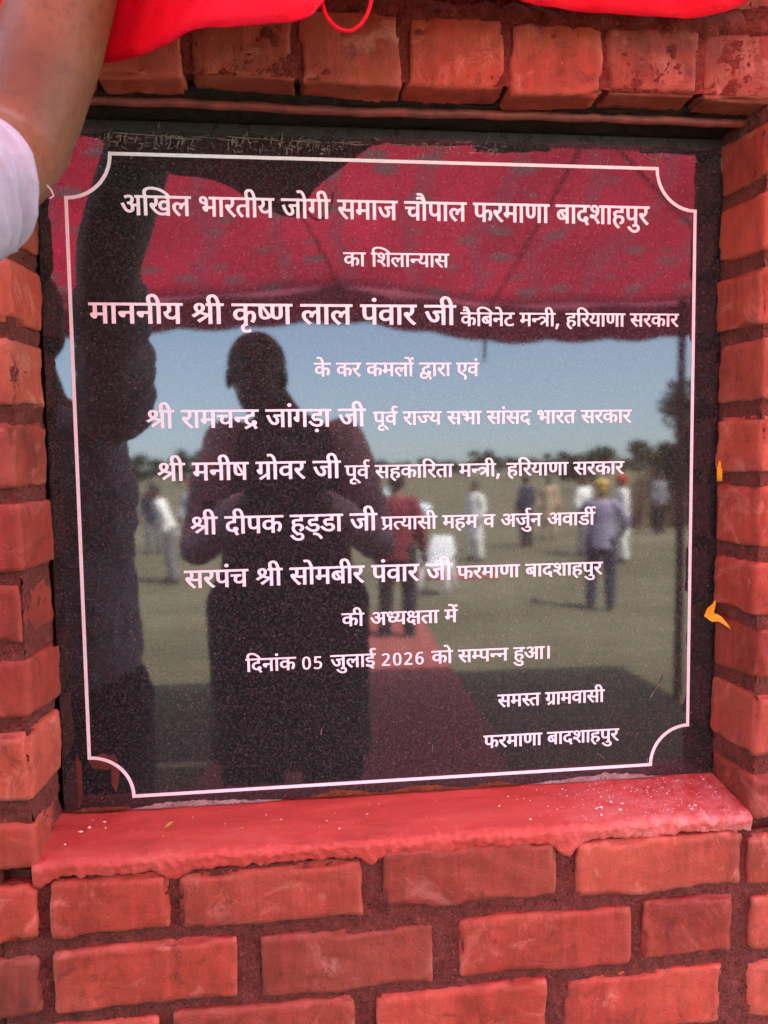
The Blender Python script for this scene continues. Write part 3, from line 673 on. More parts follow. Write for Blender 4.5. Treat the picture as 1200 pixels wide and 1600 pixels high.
803: '275,-10 160,-10* 48,185* 48,358 48,474* 93,638* 193,725* 275,725 391,725* 504,532* 504,358 504,243* 459,78* 358,-10*;275,66 350,66* 414,210* 414,358 414,504* 350,649* 275,649 200,649* 138,504* 138,358 138,212* 200,66*',
805: '47,76 218,262 267,315* 336,399* 374,481* 374,530 374,587* 310,649* 259,649 213,649* 138,611* 104,582 54,640 93,675* 196,724* 260,724 354,724* 464,622* 464,533 464,478* 420,380* 343,284* 293,231 156,85 156,81 492,81 492,0 47,0',
808: '238,-10 188,-10* 96,9* 64,29 64,113 86,98* 147,77* 213,66* 240,66 317,66* 404,140* 404,219 404,290* 318,363* 236,363 210,363* 143,354* 123,350 79,378 106,714 443,714 443,633 183,633 164,428 180,432* 235,438* 266,438 331,438* 434,391* 495,298* 495,229 495,117* 363,-10*',
809: '288,-10 223,-10* 117,58* 55,198* 55,305 55,367* 70,487* 110,594* 180,677* 289,724* 367,724 386,724* 435,720* 451,715 451,639 434,645* 391,651* 370,651 304,651* 219,605* 170,526* 148,422* 146,364 152,364 172,399* 244,447* 302,447 394,447* 505,334* 505,230 505,119* 388,-10*;287,65 346,65* 419,145* 419,230 419,298* 355,377* 290,377 246,377* 180,338* 144,279* 144,247 144,204* 176,120* 240,65*',
}
DIGITS = [803, 805, 808, 809]
TEXT_LINES = [
('1', 0.0796, -0.09, 4.115e-05, 4.699e-05, [(9, 1, 0), (613, 765, 0), (26, 1024, 0), (54, 1842, 0), (49, 2820, 0), (66, 3523, 0), (52, 3782, 0), (40, 4191, 0), (68, 4761, 0), (51, 5020, 0), (32, 5900, 0), (79, 6642, 0), (27, 6901, 0), (68, 7464, 0), (60, 8023, 0), (50, 8699, 0), (66, 9297, 0), (32, 9556, 0), (30, 10598, 0), (80, 11232, 0), (46, 11491, 0), (66, 12059, 0), (54, 12318, 0), (47, 13296, 0), (52, 14067, 0), (50, 14476, 0), (66, 15074, 0), (39, 15333, 0), (66, 16056, 0), (48, 16615, 0), (66, 17186, 0), (42, 17445, 0), (58, 17965, 0), (66, 18645, 0), (61, 18904, 0), (46, 19435, 0), (69, 20003, 0), (52, 20003, 0)]),
('2', 0.4169, -0.1624, 3.306e-05, 3.386e-05, [(25, 30, 0), (66, 792, 0), (611, 1351, 0), (58, 1610, 0), (54, 2290, 0), (66, 2968, 0), (202, 3227, 0), (51, 3585, 0), (66, 4165, 0), (60, 4424, 0)]),
('3a', 0.0259, -0.253, 4.925e-05, 4.984e-05, [(50, 30, 0), (66, 628, 0), (44, 887, 0), (44, 1442, 0), (68, 1997, 0), (51, 2256, 0), (284, 3136, 0), (68, 3843, 0), (25, 4402, 0), (71, 4943, 0), (214, 5164, 0), (39, 5540, 0), (54, 6563, 0), (66, 7241, 0), (54, 7500, 0), (46, 8478, 0), (6, 9046, 0), (57, 9046, 0), (66, 9602, 0), (52, 9861, 0), (32, 10570, 0), (68, 11312, 0)]),
('3b', 0.6041, -0.2546, 3.31e-05, 3.386e-05, [(25, 30, 0), (76, 571, 0), (609, 792, 0), (48, 1051, 0), (44, 1622, 0), (75, 2177, 0), (35, 2177, 0), (50, 2981, 0), (202, 3579, 0), (269, 3937, 0), (68, 4489, 0), (799, 4748, 0), (61, 5316, 0), (606, 5847, 0), (52, 6106, 0), (51, 6515, 0), (66, 7095, 0), (39, 7354, 0), (66, 8077, 0), (60, 8636, 0), (52, 9312, 0), (25, 9721, 0), (66, 10483, 0), (52, 10742, 0)]),
('4', 0.3673, -0.3345, 3.284e-05, 3.386e-05, [(25, 30, 0), (75, 571, 0), (25, 1092, 0), (52, 1854, 0), (25, 2563, 0), (50, 3325, 0), (54, 3923, 0), (461, 4601, 0), (529, 5160, 0), (66, 5780, 0), (52, 6039, 0), (66, 6448, 0), (19, 7007, 0), (57, 7560, 0), (6, 8116, 0)]),
('5a', 0.1063, -0.4137, 4.244e-05, 4.446e-05, [(284, 2, 0), (68, 709, 0), (52, 1268, 0), (66, 1677, 0), (50, 1936, 0), (30, 2534, 0), (202, 3168, 0), (271, 3526, 0), (32, 4346, 0), (66, 5088, 0), (6, 5347, 0), (27, 5347, 0), (96, 5910, 0), (66, 6487, 0), (32, 7046, 0), (68, 7788, 0)]),
('5b', 0.4599, -0.4122, 3.406e-05, 3.386e-05, [(46, 30, 0), (70, 598, 0), (57, 598, 0), (181, 1154, 0), (52, 1454, 0), (66, 1863, 0), (190, 2122, 0), (51, 2694, 0), (60, 3574, 0), (49, 4250, 0), (66, 4953, 0), (60, 5512, 0), (66, 6188, 0), (6, 6447, 0), (60, 6447, 0), (42, 7123, 0), (49, 7943, 0), (66, 8646, 0), (52, 8905, 0), (40, 9314, 0), (60, 10184, 0), (52, 10860, 0), (25, 11269, 0), (66, 12031, 0), (52, 12290, 0)]),
('6a', 0.12, -0.496, 4.308e-05, 4.446e-05, [(284, 2, 0), (68, 709, 0), (50, 1268, 0), (44, 1866, 0), (68, 2421, 0), (59, 2680, 0), (256, 3558, 0), (79, 4121, 0), (57, 4380, 0), (52, 4936, 0), (32, 5645, 0), (68, 6387, 0)]),
('6b', 0.4132, -0.4976, 3.423e-05, 3.386e-05, [(46, 30, 0), (70, 598, 0), (57, 598, 0), (181, 1154, 0), (60, 1454, 0), (61, 2130, 0), (25, 2661, 0), (66, 3423, 0), (606, 3682, 0), (52, 3941, 0), (40, 4350, 0), (66, 4920, 0), (50, 5479, 0), (202, 6077, 0), (269, 6435, 0), (68, 6987, 0), (799, 7246, 0), (61, 7814, 0), (606, 8345, 0), (52, 8604, 0), (51, 9013, 0), (66, 9593, 0), (39, 9852, 0), (66, 10575, 0), (60, 11134, 0), (52, 11810, 0), (25, 12219, 0), (66, 12981, 0), (52, 13240, 0)]),
('7a', 0.1683, -0.5815, 4.271e-05, 4.446e-05, [(284, 2, 0), (68, 709, 0), (42, 1268, 0), (68, 1788, 0), (46, 2047, 0), (25, 2615, 0), (403, 3677, 0), (37, 4208, 0), (81, 4708, 0), (37, 4785, 0), (66, 5362, 0), (32, 5921, 0), (68, 6663, 0)]),
('7b', 0.471, -0.5814, 3.366e-05, 3.386e-05, [(274, 30, 0), (198, 598, 0), (51, 947, 0), (66, 1527, 0), (60, 1786, 0), (68, 2462, 0), (50, 3021, 0), (61, 3619, 0), (50, 4150, 0), (57, 5048, 0), (9, 5904, 0), (32, 6668, 0), (69, 7410, 0), (181, 7410, 0), (44, 7410, 0), (9, 8265, 0), (57, 9029, 0), (66, 9585, 0), (37, 9844, 0), (441, 10421, 0)]),
('8a', 0.1558, -0.6665, 4.299e-05, 4.446e-05, [(60, 30, 0), (52, 706, 0), (46, 1115, 0), (6, 1683, 0), (30, 1683, 0), (284, 2617, 0), (68, 3324, 0), (60, 3883, 0), (79, 4559, 0), (50, 4818, 0), (48, 5416, 0), (68, 5987, 0), (52, 6246, 0), (46, 6955, 0), (6, 7523, 0), (57, 7523, 0), (66, 8079, 0), (52, 8338, 0), (32, 9047, 0), (68, 9789, 0)]),
('8b', 0.595, -0.6657, 3.489e-05, 3.386e-05, [(47, 30, 0), (52, 801, 0), (50, 1210, 0), (66, 1808, 0), (39, 2067, 0), (66, 2790, 0), (48, 3349, 0), (66, 3920, 0), (42, 4179, 0), (58, 4699, 0), (66, 5379, 0), (61, 5638, 0), (46, 6169, 0), (69, 6737, 0), (52, 6737, 0)]),
('9', 0.4039, -0.7375, 3.489e-05, 3.386e-05, [(25, 30, 0), (68, 792, 0), (9, 1351, 0), (201, 2115, 0), (51, 2477, 0), (179, 3057, 0), (40, 3769, 0), (66, 4339, 0), (50, 4898, 0), (449, 5496, 0)]),
('10', 0.2481, -0.8057, 3.362e-05, 3.386e-05, [(67, 30, 0), (42, 289, 0), (44, 809, 0), (66, 1364, 0), (6, 1623, 0), (25, 1623, 0), (803, 2685, 0), (808, 3236, 0), (32, 4087, 0), (69, 4829, 0), (54, 4829, 0), (66, 5507, 0), (12, 5766, 0), (805, 6557, 0), (803, 7108, 0), (805, 7659, 0), (809, 8210, 0), (25, 9061, 0), (79, 9823, 0), (60, 10382, 0), (207, 11058, 0), (46, 11408, 0), (202, 11976, 0), (44, 12334, 0), (403, 13189, 0), (10, 13720, 0), (104, 14743, 0)]),
('11', 0.6633, -0.885, 3.245e-05, 3.386e-05, [(60, 30, 0), (50, 706, 0), (215, 1304, 0), (40, 1693, 0), (256, 2563, 0), (66, 3126, 0), (50, 3385, 0), (57, 3983, 0), (66, 4539, 0), (60, 4798, 0), (68, 5474, 0)]),
('12', 0.6389, -0.954, 3.31e-05, 3.386e-05, [(47, 30, 0), (52, 801, 0), (50, 1210, 0), (66, 1808, 0), (39, 2067, 0), (66, 2790, 0), (48, 3349, 0), (66, 3920, 0), (42, 4179, 0), (58, 4699, 0), (66, 5379, 0), (61, 5638, 0), (46, 6169, 0), (69, 6737, 0), (52, 6737, 0)]),
]

def contour(g, bx, by):
    res = []
    for s in GLYPHS[g].split(';'):
        c = []
        for k in s.split():
            off = k.endswith('*'); x, y = k.rstrip('*').split(',')
            c.append((float(x), float(y), not off))
        e = []
        for i in range(len(c)):
            a, b = c[i], c[(i + 1) % len(c)]
            e.append(a)
            if not a[2] and not b[2]: e.append(((a[0] + b[0]) / 2, (a[1] + b[1]) / 2, True))
        st = next(i for i, q in enumerate(e) if q[2]); e = e[st:] + e[:st]
        pts, i = [], 0
        while i < len(e):
            a, b = e[i], e[(i + 1) % len(e)]
            pts.append(Vector(a[:2]))
            if b[2]: i += 1
            else:
                d = e[(i + 2) % len(e)]
                for t in (.25, .5, .75):
                    pts.append(Vector([(1 - t) ** 2 * a[j] + 2 * t * (1 - t) * b[j] + t * t * d[j] for j in (0, 1)]))
                i += 2
        q = [pts[0]]
        for p in pts[1:]:
            if (p - q[-1]).length > 2: q.append(p)
        if (q[0] - q[-1]).length < 2: q.pop()
        o = []
        for i in range(len(q)):
            d1 = (q[i] - q[i - 1]).normalized(); d2 = (q[(i + 1) % len(q)] - q[i]).normalized()
            n1, n2 = Vector((-d1.y, d1.x)), Vector((-d2.y, d2.x))
            mm = n1 + n2
            mm = mm / max(.6, mm.dot(n1))
            o.append(q[i] + Vector((mm.x * bx, mm.y * by)))
        res.append(o)
    return res

def inscription(line):
    name, ox, oy, sx, sy, items = line
    cs = []
    for gi, gx, gy in items:
        k = .84 if gi in DIGITS else 1.0
        for c in contour(gi, 22, 6):
            cs.append([Vector((p.x * k + gx, p.y * k + gy)) for p in c])
    pts, edges = [], []
    for c in cs:
        b = len(pts)
        pts += c
        edges += [(b + i, b + (i + 1) % len(c)) for i in range(len(c))]
    res = geometry.delaunay_2d_cdt(pts, edges, [], 0, 1e-3)
    V, F = res[0], res[2]
    segs = [(c[i], c[(i + 1) % len(c)]) for c in cs for i in range(len(c))]
    boxes = [(min(p.x for p in c), max(p.x for p in c), min(p.y for p in c), max(p.y for p in c), c) for c in cs]
    keep = []
    for f in F:
        m_ = sum((V[i] for i in f), Vector((0, 0))) / len(f)
        wn_ = 0
        for (x0, x1, y0, y1, c) in boxes:
            if not (x0 <= m_.x <= x1 and y0 <= m_.y <= y1): continue
            for i in range(len(c)):
                a, b = c[i - 1], c[i]
                if (a.y <= m_.y) != (b.y <= m_.y):
                    if a.x + (m_.y - a.y) / (b.y - a.y) * (b.x - a.x) > m_.x: wn_ += 1 if b.y > a.y else -1
        if wn_: keep.append(f)
    used = sorted({i for f in keep for i in f}); mp_ = {u: i for i, u in enumerate(used)}
    nn = len(used)
    vs = [to_local(SL(ox + V[u].x * sx, oy + V[u].y * sy, .0006)) for u in used]
    vs += [to_local(SL(ox + V[u].x * sx, oy + V[u].y * sy, -.0003)) for u in used]
    fs, cnt = [], {}
    for f in keep:
        g = [mp_[i] for i in f]; fs.append(tuple(g))
        for a, b in zip(g, g[1:] + g[:1]): cnt[(a, b)] = 1
    for (a, b) in list(cnt):
        if (b, a) not in cnt: fs.append((b, a, a + nn, b + nn))
    me = bpy.data.meshes.new('inscription_line')
    me.from_pydata(vs, [], fs); me.update()
    bm = bmesh.new(); bm.from_mesh(me); bmesh.ops.recalc_face_normals(bm, faces=bm.faces); bm.to_mesh(me); bm.free()
    link_mesh('inscription_line', me, M_WHITE, plaque, smooth=False)
for line in TEXT_LINES: inscription(line)

M_SCUFF = simple('dried_pale_smear', (.14, .118, .092), .8, .45, 90, .3, .0008)
mb = MB()
sr = random.Random(31)
def stroke(x, z, a, ln, w):
    ca, sa = math.cos(a), math.sin(a)
    q = []
    for k in range(4):
        t = k / 3 - .5; ww = w * (.4 + .6 * math.sin(math.pi * (k + .5) / 4)) * sr.uniform(.5, 1.2)
        cx, cz = x + ca * ln * t + sr.gauss(0, .0004), z + sa * ln * t + sr.gauss(0, .0004)
        q += [(cx - sa * ww, -.0003, cz + ca * ww - zb), (cx + sa * ww, -.0003, cz - ca * ww - zb)]
    mb.add(q, [(0, 1, 3, 2), (2, 3, 5, 4), (4, 5, 7, 6)])
for i in range(210):
    u = sr.random()
    if u < .62: x = sr.choice((-.33, -.29, -.25, -.18, -.13, -.09)) + sr.gauss(0, .014)
    elif u < .8: x = sr.choice((.03, .06, .12, .33)) + sr.gauss(0, .008)
    else: x = sr.uniform(-.38, .38)
    z = 1.727 + sr.gauss(0, .0055)
    if sr.random() < .55: stroke(x, z, R(80 + sr.gauss(0, 6)), sr.uniform(.003, .011), sr.uniform(.0003, .0010))
    else: stroke(x, z, R(sr.gauss(-2, 20)), sr.uniform(.002, .007), sr.uniform(.0004, .0011))
for i in range(14):
    stroke(-.30 + .026 * i * sr.uniform(.9, 1.1), 1.7335 - .006 * i / 26 + sr.gauss(0, .001), R(-2), sr.uniform(.015, .05), sr.uniform(.0003, .0008))
for (x, z, a, ln) in ((.338, 1.057, 62, .034), (.342, 1.062, 66, .02), (.330, 1.045, 60, .010), (.325, .958, 85, .009), (.262, .967, -40, .012), (.04, .99, 90, .012), (-.10, 1.02, 88, .009), (.18, 1.12, 92, .012)):
    stroke(x, z, R(a), ln, .0006)
tag(mb.build('pale_scuffs', M_SCUFF, plaque), kind='stuff')

# cement squeezed along the plaque's lower edge, paint stain in its corner
M_SMEAR = mortar_mat('pale_cement_smear', (.16, .10, .085), (.36, .27, .24), (.55, .47, .43), .8)
M_STAIN = simple('brown_paint_stain', (.085, .020, .013), .5, .5, 70, .4, .001)
def smear(name, x0, x1, zlow, hfun, mat, seed, thick=.0022):
    nn = max(8, int((x1 - x0) / .0022))
    vs, fs = [], []
    for i in range(nn + 1):
        x = x0 + (x1 - x0) * i / nn
        h = max(.0006, hfun(x) + .0022 * noise.noise(Vector((x * 140, seed, 0))) + .002 * noise.noise(Vector((x * 50, seed, 3))))
        e = min(1, 6 * min(i, nn - i) / nn)
        h *= e
        tk = thick * (.6 + .5 * noise.noise(Vector((x * 90, seed, 5))) + .3) * max(.15, e)
        vs += [(x, .001, zlow - zb), (x, -tk * 1.4, zlow - zb), (x, -tk, zlow + h * .55 - zb), (x, -.0004, zlow + h - zb), (x, .001, zlow + h - zb)]
    for i in range(nn):
        for k in range(4):
            a = i * 5 + k
            fs.append((a, a + 1, a + 6, a + 5))
    mb = MB(); mb.add(vs, fs)
    return mb.build(name, mat, plaque)
smear('cement_smear', -.335, -.15, .9355, lambda x: .0045 * math.exp(-((x + .27) / .07) ** 2) + .0018, M_SMEAR, 1)
smear('cement_smear', -.14, .16, .9365, lambda x: .004 + .003 * math.sin(x * 60), M_SILL_ROUGH, 2)
smear('cement_smear', .165, .345, .9355, lambda x: .0058 * math.exp(-((x - .27) / .05) ** 2) + .002, M_SMEAR, 3)
smear('cement_smear', -.405, -.33, .9365, lambda x: .004, M_SILL_ROUGH, 4)
mb = MB()
def blob(cx, cz, w, h, seed, n=26):
    vs = [(cx, -.0006, cz - zb)]
    for k in range(n):
        a = 2 * math.pi * k / n
        r = 1 + .45 * noise.noise(Vector((math.cos(a) * 1.6, math.sin(a) * 1.6, seed)))
        vs.append((cx + math.cos(a) * w * r, -.0003, cz + math.sin(a) * h * r - zb))
    mb.add(vs, [(0, 1 + (k + 1) % n, 1 + k) for k in range(n)])
blob(-.366, .998, .016, .009, 3); blob(-.351, .982, .005, .022, 5); blob(-.393, .975, .004, .03, 8)
mb.build('paint_stain', M_STAIN, plaque)

# ---------------------------------------------------------------- small things lying about
M_PETAL = simple('marigold_petal', (.85, .45, .008), .5, .15, 120, .2, .0006)
M_PETAL.node_tree.nodes['Principled BSDF'].inputs['Subsurface Weight'].default_value = .2
M_LEAF = simple('yellow_green_leaf', (.55, .50, .05), .5, .2, 120, .2, .0006)
def petal(name, label, pts, widths, normal, mat, cup=.25, cat='petal', group=None):
    nrm = Vector(normal).normalized()
    P = [Vector(p) for p in pts]
    n = len(P); S = 6
    vs, fs = [], []
    for i, p in enumerate(P):
        t = (P[min(i + 1, n - 1)] - P[max(0, i - 1)]).normalized()
        s = t.cross(nrm).normalized(); w = widths[i]
        for k in range(S + 1):
            u = k / S * 2 - 1
            vs.append(p + s * (u * w) + nrm * (cup * w * u * u))
    for i in range(n - 1):
        for k in range(S):
            a = i * (S + 1) + k
            fs.append((a, a + 1, a + S + 2, a + S + 1))
    c = P[0]
    mbp = MB(); mbp.add([Vector(v_) - c for v_ in vs], fs)
    me = mbp.mesh(name)
    o = link_mesh(name, me, mat); o.location = c
    sd_ = o.modifiers.new('thickness', 'SOLIDIFY'); sd_.thickness = .0003
    return tag(o, label, cat, group)
petal('petal', 'small upright yellow petal caught between plaque and right reveal bricks', [(0.4101, -0.016, 1.3488), (0.4103, -0.016, 1.3431), (0.4095, -0.016, 1.3366), (0.4096, -0.016, 1.3293), (0.4098, -0.016, 1.3228)], [.0016,.0030,.0034,.0036,.0034], (0,-1,0), M_PETAL)
petal('petal', 'curled marigold petal with a pointed tail lying against the right reveal', [(0.4098, -0.01, 1.1687), (0.4084, -0.011, 1.1639), (0.4017, -0.014, 1.1572), (0.3979, -0.018, 1.1515), (0.4008, -0.024, 1.1493), (0.4053, -0.03, 1.1487), (0.4109, -0.034, 1.1435), (0.4179, -0.037, 1.1357)], [.0010,.0018,.0045,.0068,.0060,.0035,.0020,.0006], (-.3,-1,.25), M_PETAL, .45)
petal('leaf_scrap', 'tiny yellow green leaf scrap lying on the red sill', [(-0.2877, -0.045, 0.9296), (-0.2853, -0.046, 0.9322), (-0.2821, -0.047, 0.9348), (-0.2797, -0.048, 0.9366), (-0.2773, -0.049, 0.9385)], [.0006,.0022,.0026,.0016,.0005], (0,-.4,1), M_LEAF, .3, 'leaf')

# pale grit on the sill
M_GRIT = simple('white_marble_grit', (.78, .66, .62), .8, .2, 400, .2, .0005)
mb = MB()
def grain(x, y, z, r):
    q = [(1, 0, 0), (-1, 0, 0), (0, 1, 0), (0, -1, 0), (0, 0, 1), (0, 0, -1)]
    mb.add([(x + a * r * random.uniform(.6, 1.4), y + b * r * random.uniform(.6, 1.4), z + c * r * random.uniform(.4, .9)) for a, b, c in q],
           [(0, 2, 4), (2, 1, 4), (1, 3, 4), (3, 0, 4), (2, 0, 5), (1, 2, 5), (3, 1, 5), (0, 3, 5)])
for i in range(300):
    x = min(.395, max(.05, random.gauss(.30, .075))); y = -.006 - .080 * random.random()
    r = .0004 + .0009 * random.random() ** 3
    if random.random() < .06: r *= 2
    grain(x, y, .9365 - .0135 * (-y / .091) + r * .2, r)
for i in range(60):
    x = random.uniform(-.41, .3); y = -.006 - .080 * random.random(); r = .0004 + .001 * random.random() ** 3
    grain(x, y, .9365 - .0135 * (-y / .091) + r * .2, r)
for x, y, r in ((-.375, -.035, .0028), (-.383, -.042, .003), (-.36, -.025, .002), (-.395, -.065, .0018)):
    grain(x, y, .9365 + y * .148 + .0005, r)
tag(mb.build('grit', M_GRIT, smooth=False), 'pale grit and dust scattered over the red sill below the plaque', 'grit', kind='stuff')

# ---------------------------------------------------------------- red cloth hung over the plaque
def cloth_mat():
    mt, t, p = newmat('red_satin_cloth')
    v = coords(t)
    n = tex_noise(t, v, 5, 4)
    t.links.new(ramp(t, n, [(.3, (.62, .003, .018)), (.7, (.72, .005, .026))]), p.inputs['Base Color'])
    p.inputs['Roughness'].default_value = .55
    p.inputs['Specular IOR Level'].default_value = .12
    tr = t.nodes.new('ShaderNodeBsdfTranslucent'); tr.inputs['Color'].default_value = (.85, .006, .04, 1)
    ms = t.nodes.new('ShaderNodeMixShader'); ms.inputs[0].default_value = .25
    out = t.nodes['Material Output']
    t.links.new(p.outputs[0], ms.inputs[1]); t.links.new(tr.outputs[0], ms.inputs[2]); t.links.new(ms.outputs[0], out.inputs['Surface'])
    wr = tex_noise(t, coords(t, (9, 9, 26)), 1.0, 4, .55, .8)
    bump(t, p, mix(t, .12, wr, tex_noise(t, v, 700, 2)), .55, .02)
    return mt
M_CLOTH = cloth_mat()
cloth = thing('unveiling_curtain', 'bright red satin curtain gathered up above the plaque', 'curtain', (0, -.29, 1.75))
def clerp(P, s):
    s = max(0, min(.99999, s)) * (len(P) - 1); i = int(s); f = s - i
    p0, p1, p2, p3 = P[max(0, i - 1)], P[i], P[min(len(P) - 1, i + 1)], P[min(len(P) - 1, i + 2)]
    return .5 * ((2 * p1) + (p2 - p0) * f + (2 * p0 - 5 * p1 + 4 * p2 - p3) * f * f + (3 * p1 - p0 - 3 * p2 + p3) * f ** 3)
BOT = [Vector(p) for p in [(-0.75, -0.13, 1.72), (-0.62, -0.125, 1.71), (-0.4446, -0.12, 1.7685), (-0.4079, -0.12, 1.7816), (-0.394, -0.12, 1.7949), (-0.3716, -0.12, 1.7807), (-0.3409, -0.125, 1.7522), (-0.3143, -0.135, 1.7464), (-0.2732, -0.16, 1.7436), (-0.2432, -0.18, 1.7469), (-0.2122, -0.21, 1.7474), (-0.1773, -0.24, 1.7368), (-0.1408, -0.27, 1.7262), (-0.1124, -0.285, 1.7259), (-0.0974, -0.28, 1.742), (-0.0831, -0.275, 1.7645), (-0.0414, -0.25, 1.7908), (0.0201, -0.2, 1.8184), (0.0736, -0.16, 1.8213), (0.1192, -0.14, 1.8218), (0.1637, -0.13, 1.8231), (0.2362, -0.125, 1.8231), (0.3026, -0.122, 1.8256), (0.3402, -0.12, 1.833), (0.3622, -0.12, 1.842), (0.3953, -0.12, 1.8597), (0.46, -0.12, 1.9), (0.6, -0.12, 1.92), (0.8, -0.12, 1.94)]]
TOP = [Vector(p) for p in ((-.75, -.13, 2.28), (-.5, -.13, 2.34), (-.25, -.13, 2.36), (0, -.14, 2.36), (.25, -.13, 2.38), (.5, -.13, 2.38), (.8, -.13, 2.36))]
NU, NV = 260, 46
vs, fs = [], []
for i in range(NU + 1):
    s = i / NU
    b, tp = clerp(BOT, s), clerp(TOP, s)
    for j in range(NV + 1):
        t = j / NV
        p = b.lerp(tp, t)
        p.y -= .05 * math.sin(math.pi * min(1, t * 1.1)) * max(0, min(1, (p.x + .30) * 6)) + .004
        # folds that fan out from the gathers
        ph = p.x * 46 + t * 9 * math.sin(p.x * 5)
        p.y += (.012 * math.sin(ph) + .007 * math.sin(ph * 2.3 + 1) + .003 * math.sin(ph * 5.1) - .006) * min(1, t * 4 + .10)
        p.y += .009 * noise.noise(Vector((p.x * 6, p.z * 11, 0))) * min(1, .3 + t * 4)
        k = max(0, 1 - t * 10)
        p.y += .007 * k * math.cos(k * 3)
        vs.append(p - Vector((0, -.29, 1.75)))
for i in range(NU):
    for j in range(NV):
        a = i * (NV + 1) + j
        fs.append((a, a + NV + 1, a + NV + 2, a + 1))
mb = MB(); mb.add(vs, fs)
o = mb.build('cloth', M_CLOTH, cloth)
sm = o.modifiers.new('thickness', 'SOLIDIFY'); sm.thickness = .0012
mb = MB()
lp = [Vector(p) - Vector((0, -.29, 1.75)) for p in [(-0.1011, -0.285, 1.7557), (-0.0987, -0.285, 1.7446), (-0.0952, -0.287, 1.7319), (-0.0869, -0.288, 1.7225), (-0.0767, -0.288, 1.7199), (-0.0674, -0.287, 1.7254), (-0.0606, -0.286, 1.7356), (-0.0571, -0.285, 1.7466), (-0.0556, -0.283, 1.7591)]]
mb.tube([clerp(lp, i / 40) for i in range(41)], [.0015] * 41, 8, ref=(0, 1, 0))
mb.build('drawstring', M_CLOTH, cloth)

# ---------------------------------------------------------------- the ground in front of the wall
PROF = [(-60, 0.0), (0, 0.0), (2.2, 0.0), (4.5, -.27), (7, -.54), (9, -.74), (12, -.86), (18.3, -1.03), (60, -2.3), (250, -7.6), (900, -26.0)]
def gz(d):
    for (a, za), (b, zb_) in zip(PROF, PROF[1:]):
        if a <= d <= b: return za + (zb_ - za) * (d - a) / (b - a)
    return PROF[-1][1]
def ground_mat():
    mt, t, p = newmat('dry_grass_field')
    v = coords(t)
    n = tex_noise(t, v, .35, 6, .6); f = tex_noise(t, v, 2.6, 7, .75); g = tex_noise(t, v, 40, 4, .7)
    a = ramp(t, n, [(.3, (.12, .108, .068)), (.5, (.17, .155, .10)), (.7, (.25, .225, .16))])
    a = mix(t, ramp(t, f, [(.35, .6), (.6, 0)]), a, (.085, .085, .045))
    a = mix(t, ramp(t, g, [(.4, .5), (.6, 0)]), a, (.06, .055, .028))
    t.links.new(a, p.inputs['Base Color'])
    p.inputs['Roughness'].default_value = .95
    p.inputs['Specular IOR Level'].default_value = .1
    bump(t, p, mix(t, .5, f, g), .8, .05)
    return mt
M_GROUND = ground_mat()
mb = MB()
xs = [-700, -120, -40, -15] + [-10 + k for k in range(21)] + [15, 40, 120, 700]
ds = [-60, -10, 0] + [.5 * k for k in range(1, 40)] + [22, 27, 35, 45, 60, 90, 130, 180, 250, 400, 900]
vs = [(x, -d, gz(d) + .03 * noise.noise(Vector((x * .3, d * .3, 0))) * min(1, max(0, d - 2.5) / 2)) for d in ds for x in xs]
nx = len(xs)
mb.add(vs, [(j * nx + i, (j + 1) * nx + i, (j + 1) * nx + i + 1, j * nx + i + 1) for j in range(len(ds) - 1) for i in range(nx - 1)])
tag(mb.build('ground', M_GROUND), kind='structure')

M_CARPET = simple('red_carpet_pile', (.26, .075, .065), .95, .25, 9, .5, .006, .1)
mb = MB()
vs, fs = [], []
nn = 60
for i in range(nn + 1):
    d = .9 + (9.2 - .9) * i / nn
    cx = .10 + .105 * (d - 2.6)
    for k in range(9):
        x = cx - .62 + 1.34 * k / 8
        z = max(gz(d) + .03 * noise.noise(Vector((x * .3, d * .3, 0))) * min(1, max(0, d - 2.5) / 2), gz(d) - .02) + .035 * min(1, max(0, d - 2.5)) + .012
        vs.append((x, -d, z + .004 * noise.noise(Vector((x * 4, d * 4, 1)))))
for i in range(nn):
    for k in range(8):
        a = i * 9 + k
        fs.append((a, a + 9, a + 10, a + 1))
mb.add(vs, fs)
o = mb.build('red_carpet', M_CARPET)
sm = o.modifiers.new('thickness', 'SOLIDIFY'); sm.thickness = .008
tag(o, 'long red carpet laid over the grass, seen mirrored in the granite', 'carpet')
mb = MB()
d0 = 13.2
mb.box((-.9, -.35, 0), (.9, .35, .02))
o = mb.build('floor_mat', M_CARPET); o.location = (1.139 + 1.5, -d0, gz(d0) + .03); o.rotation_euler = (0, 0, .25)
tag(o, 'short red mat lying alone on the far grass, beyond the white chair', 'mat')

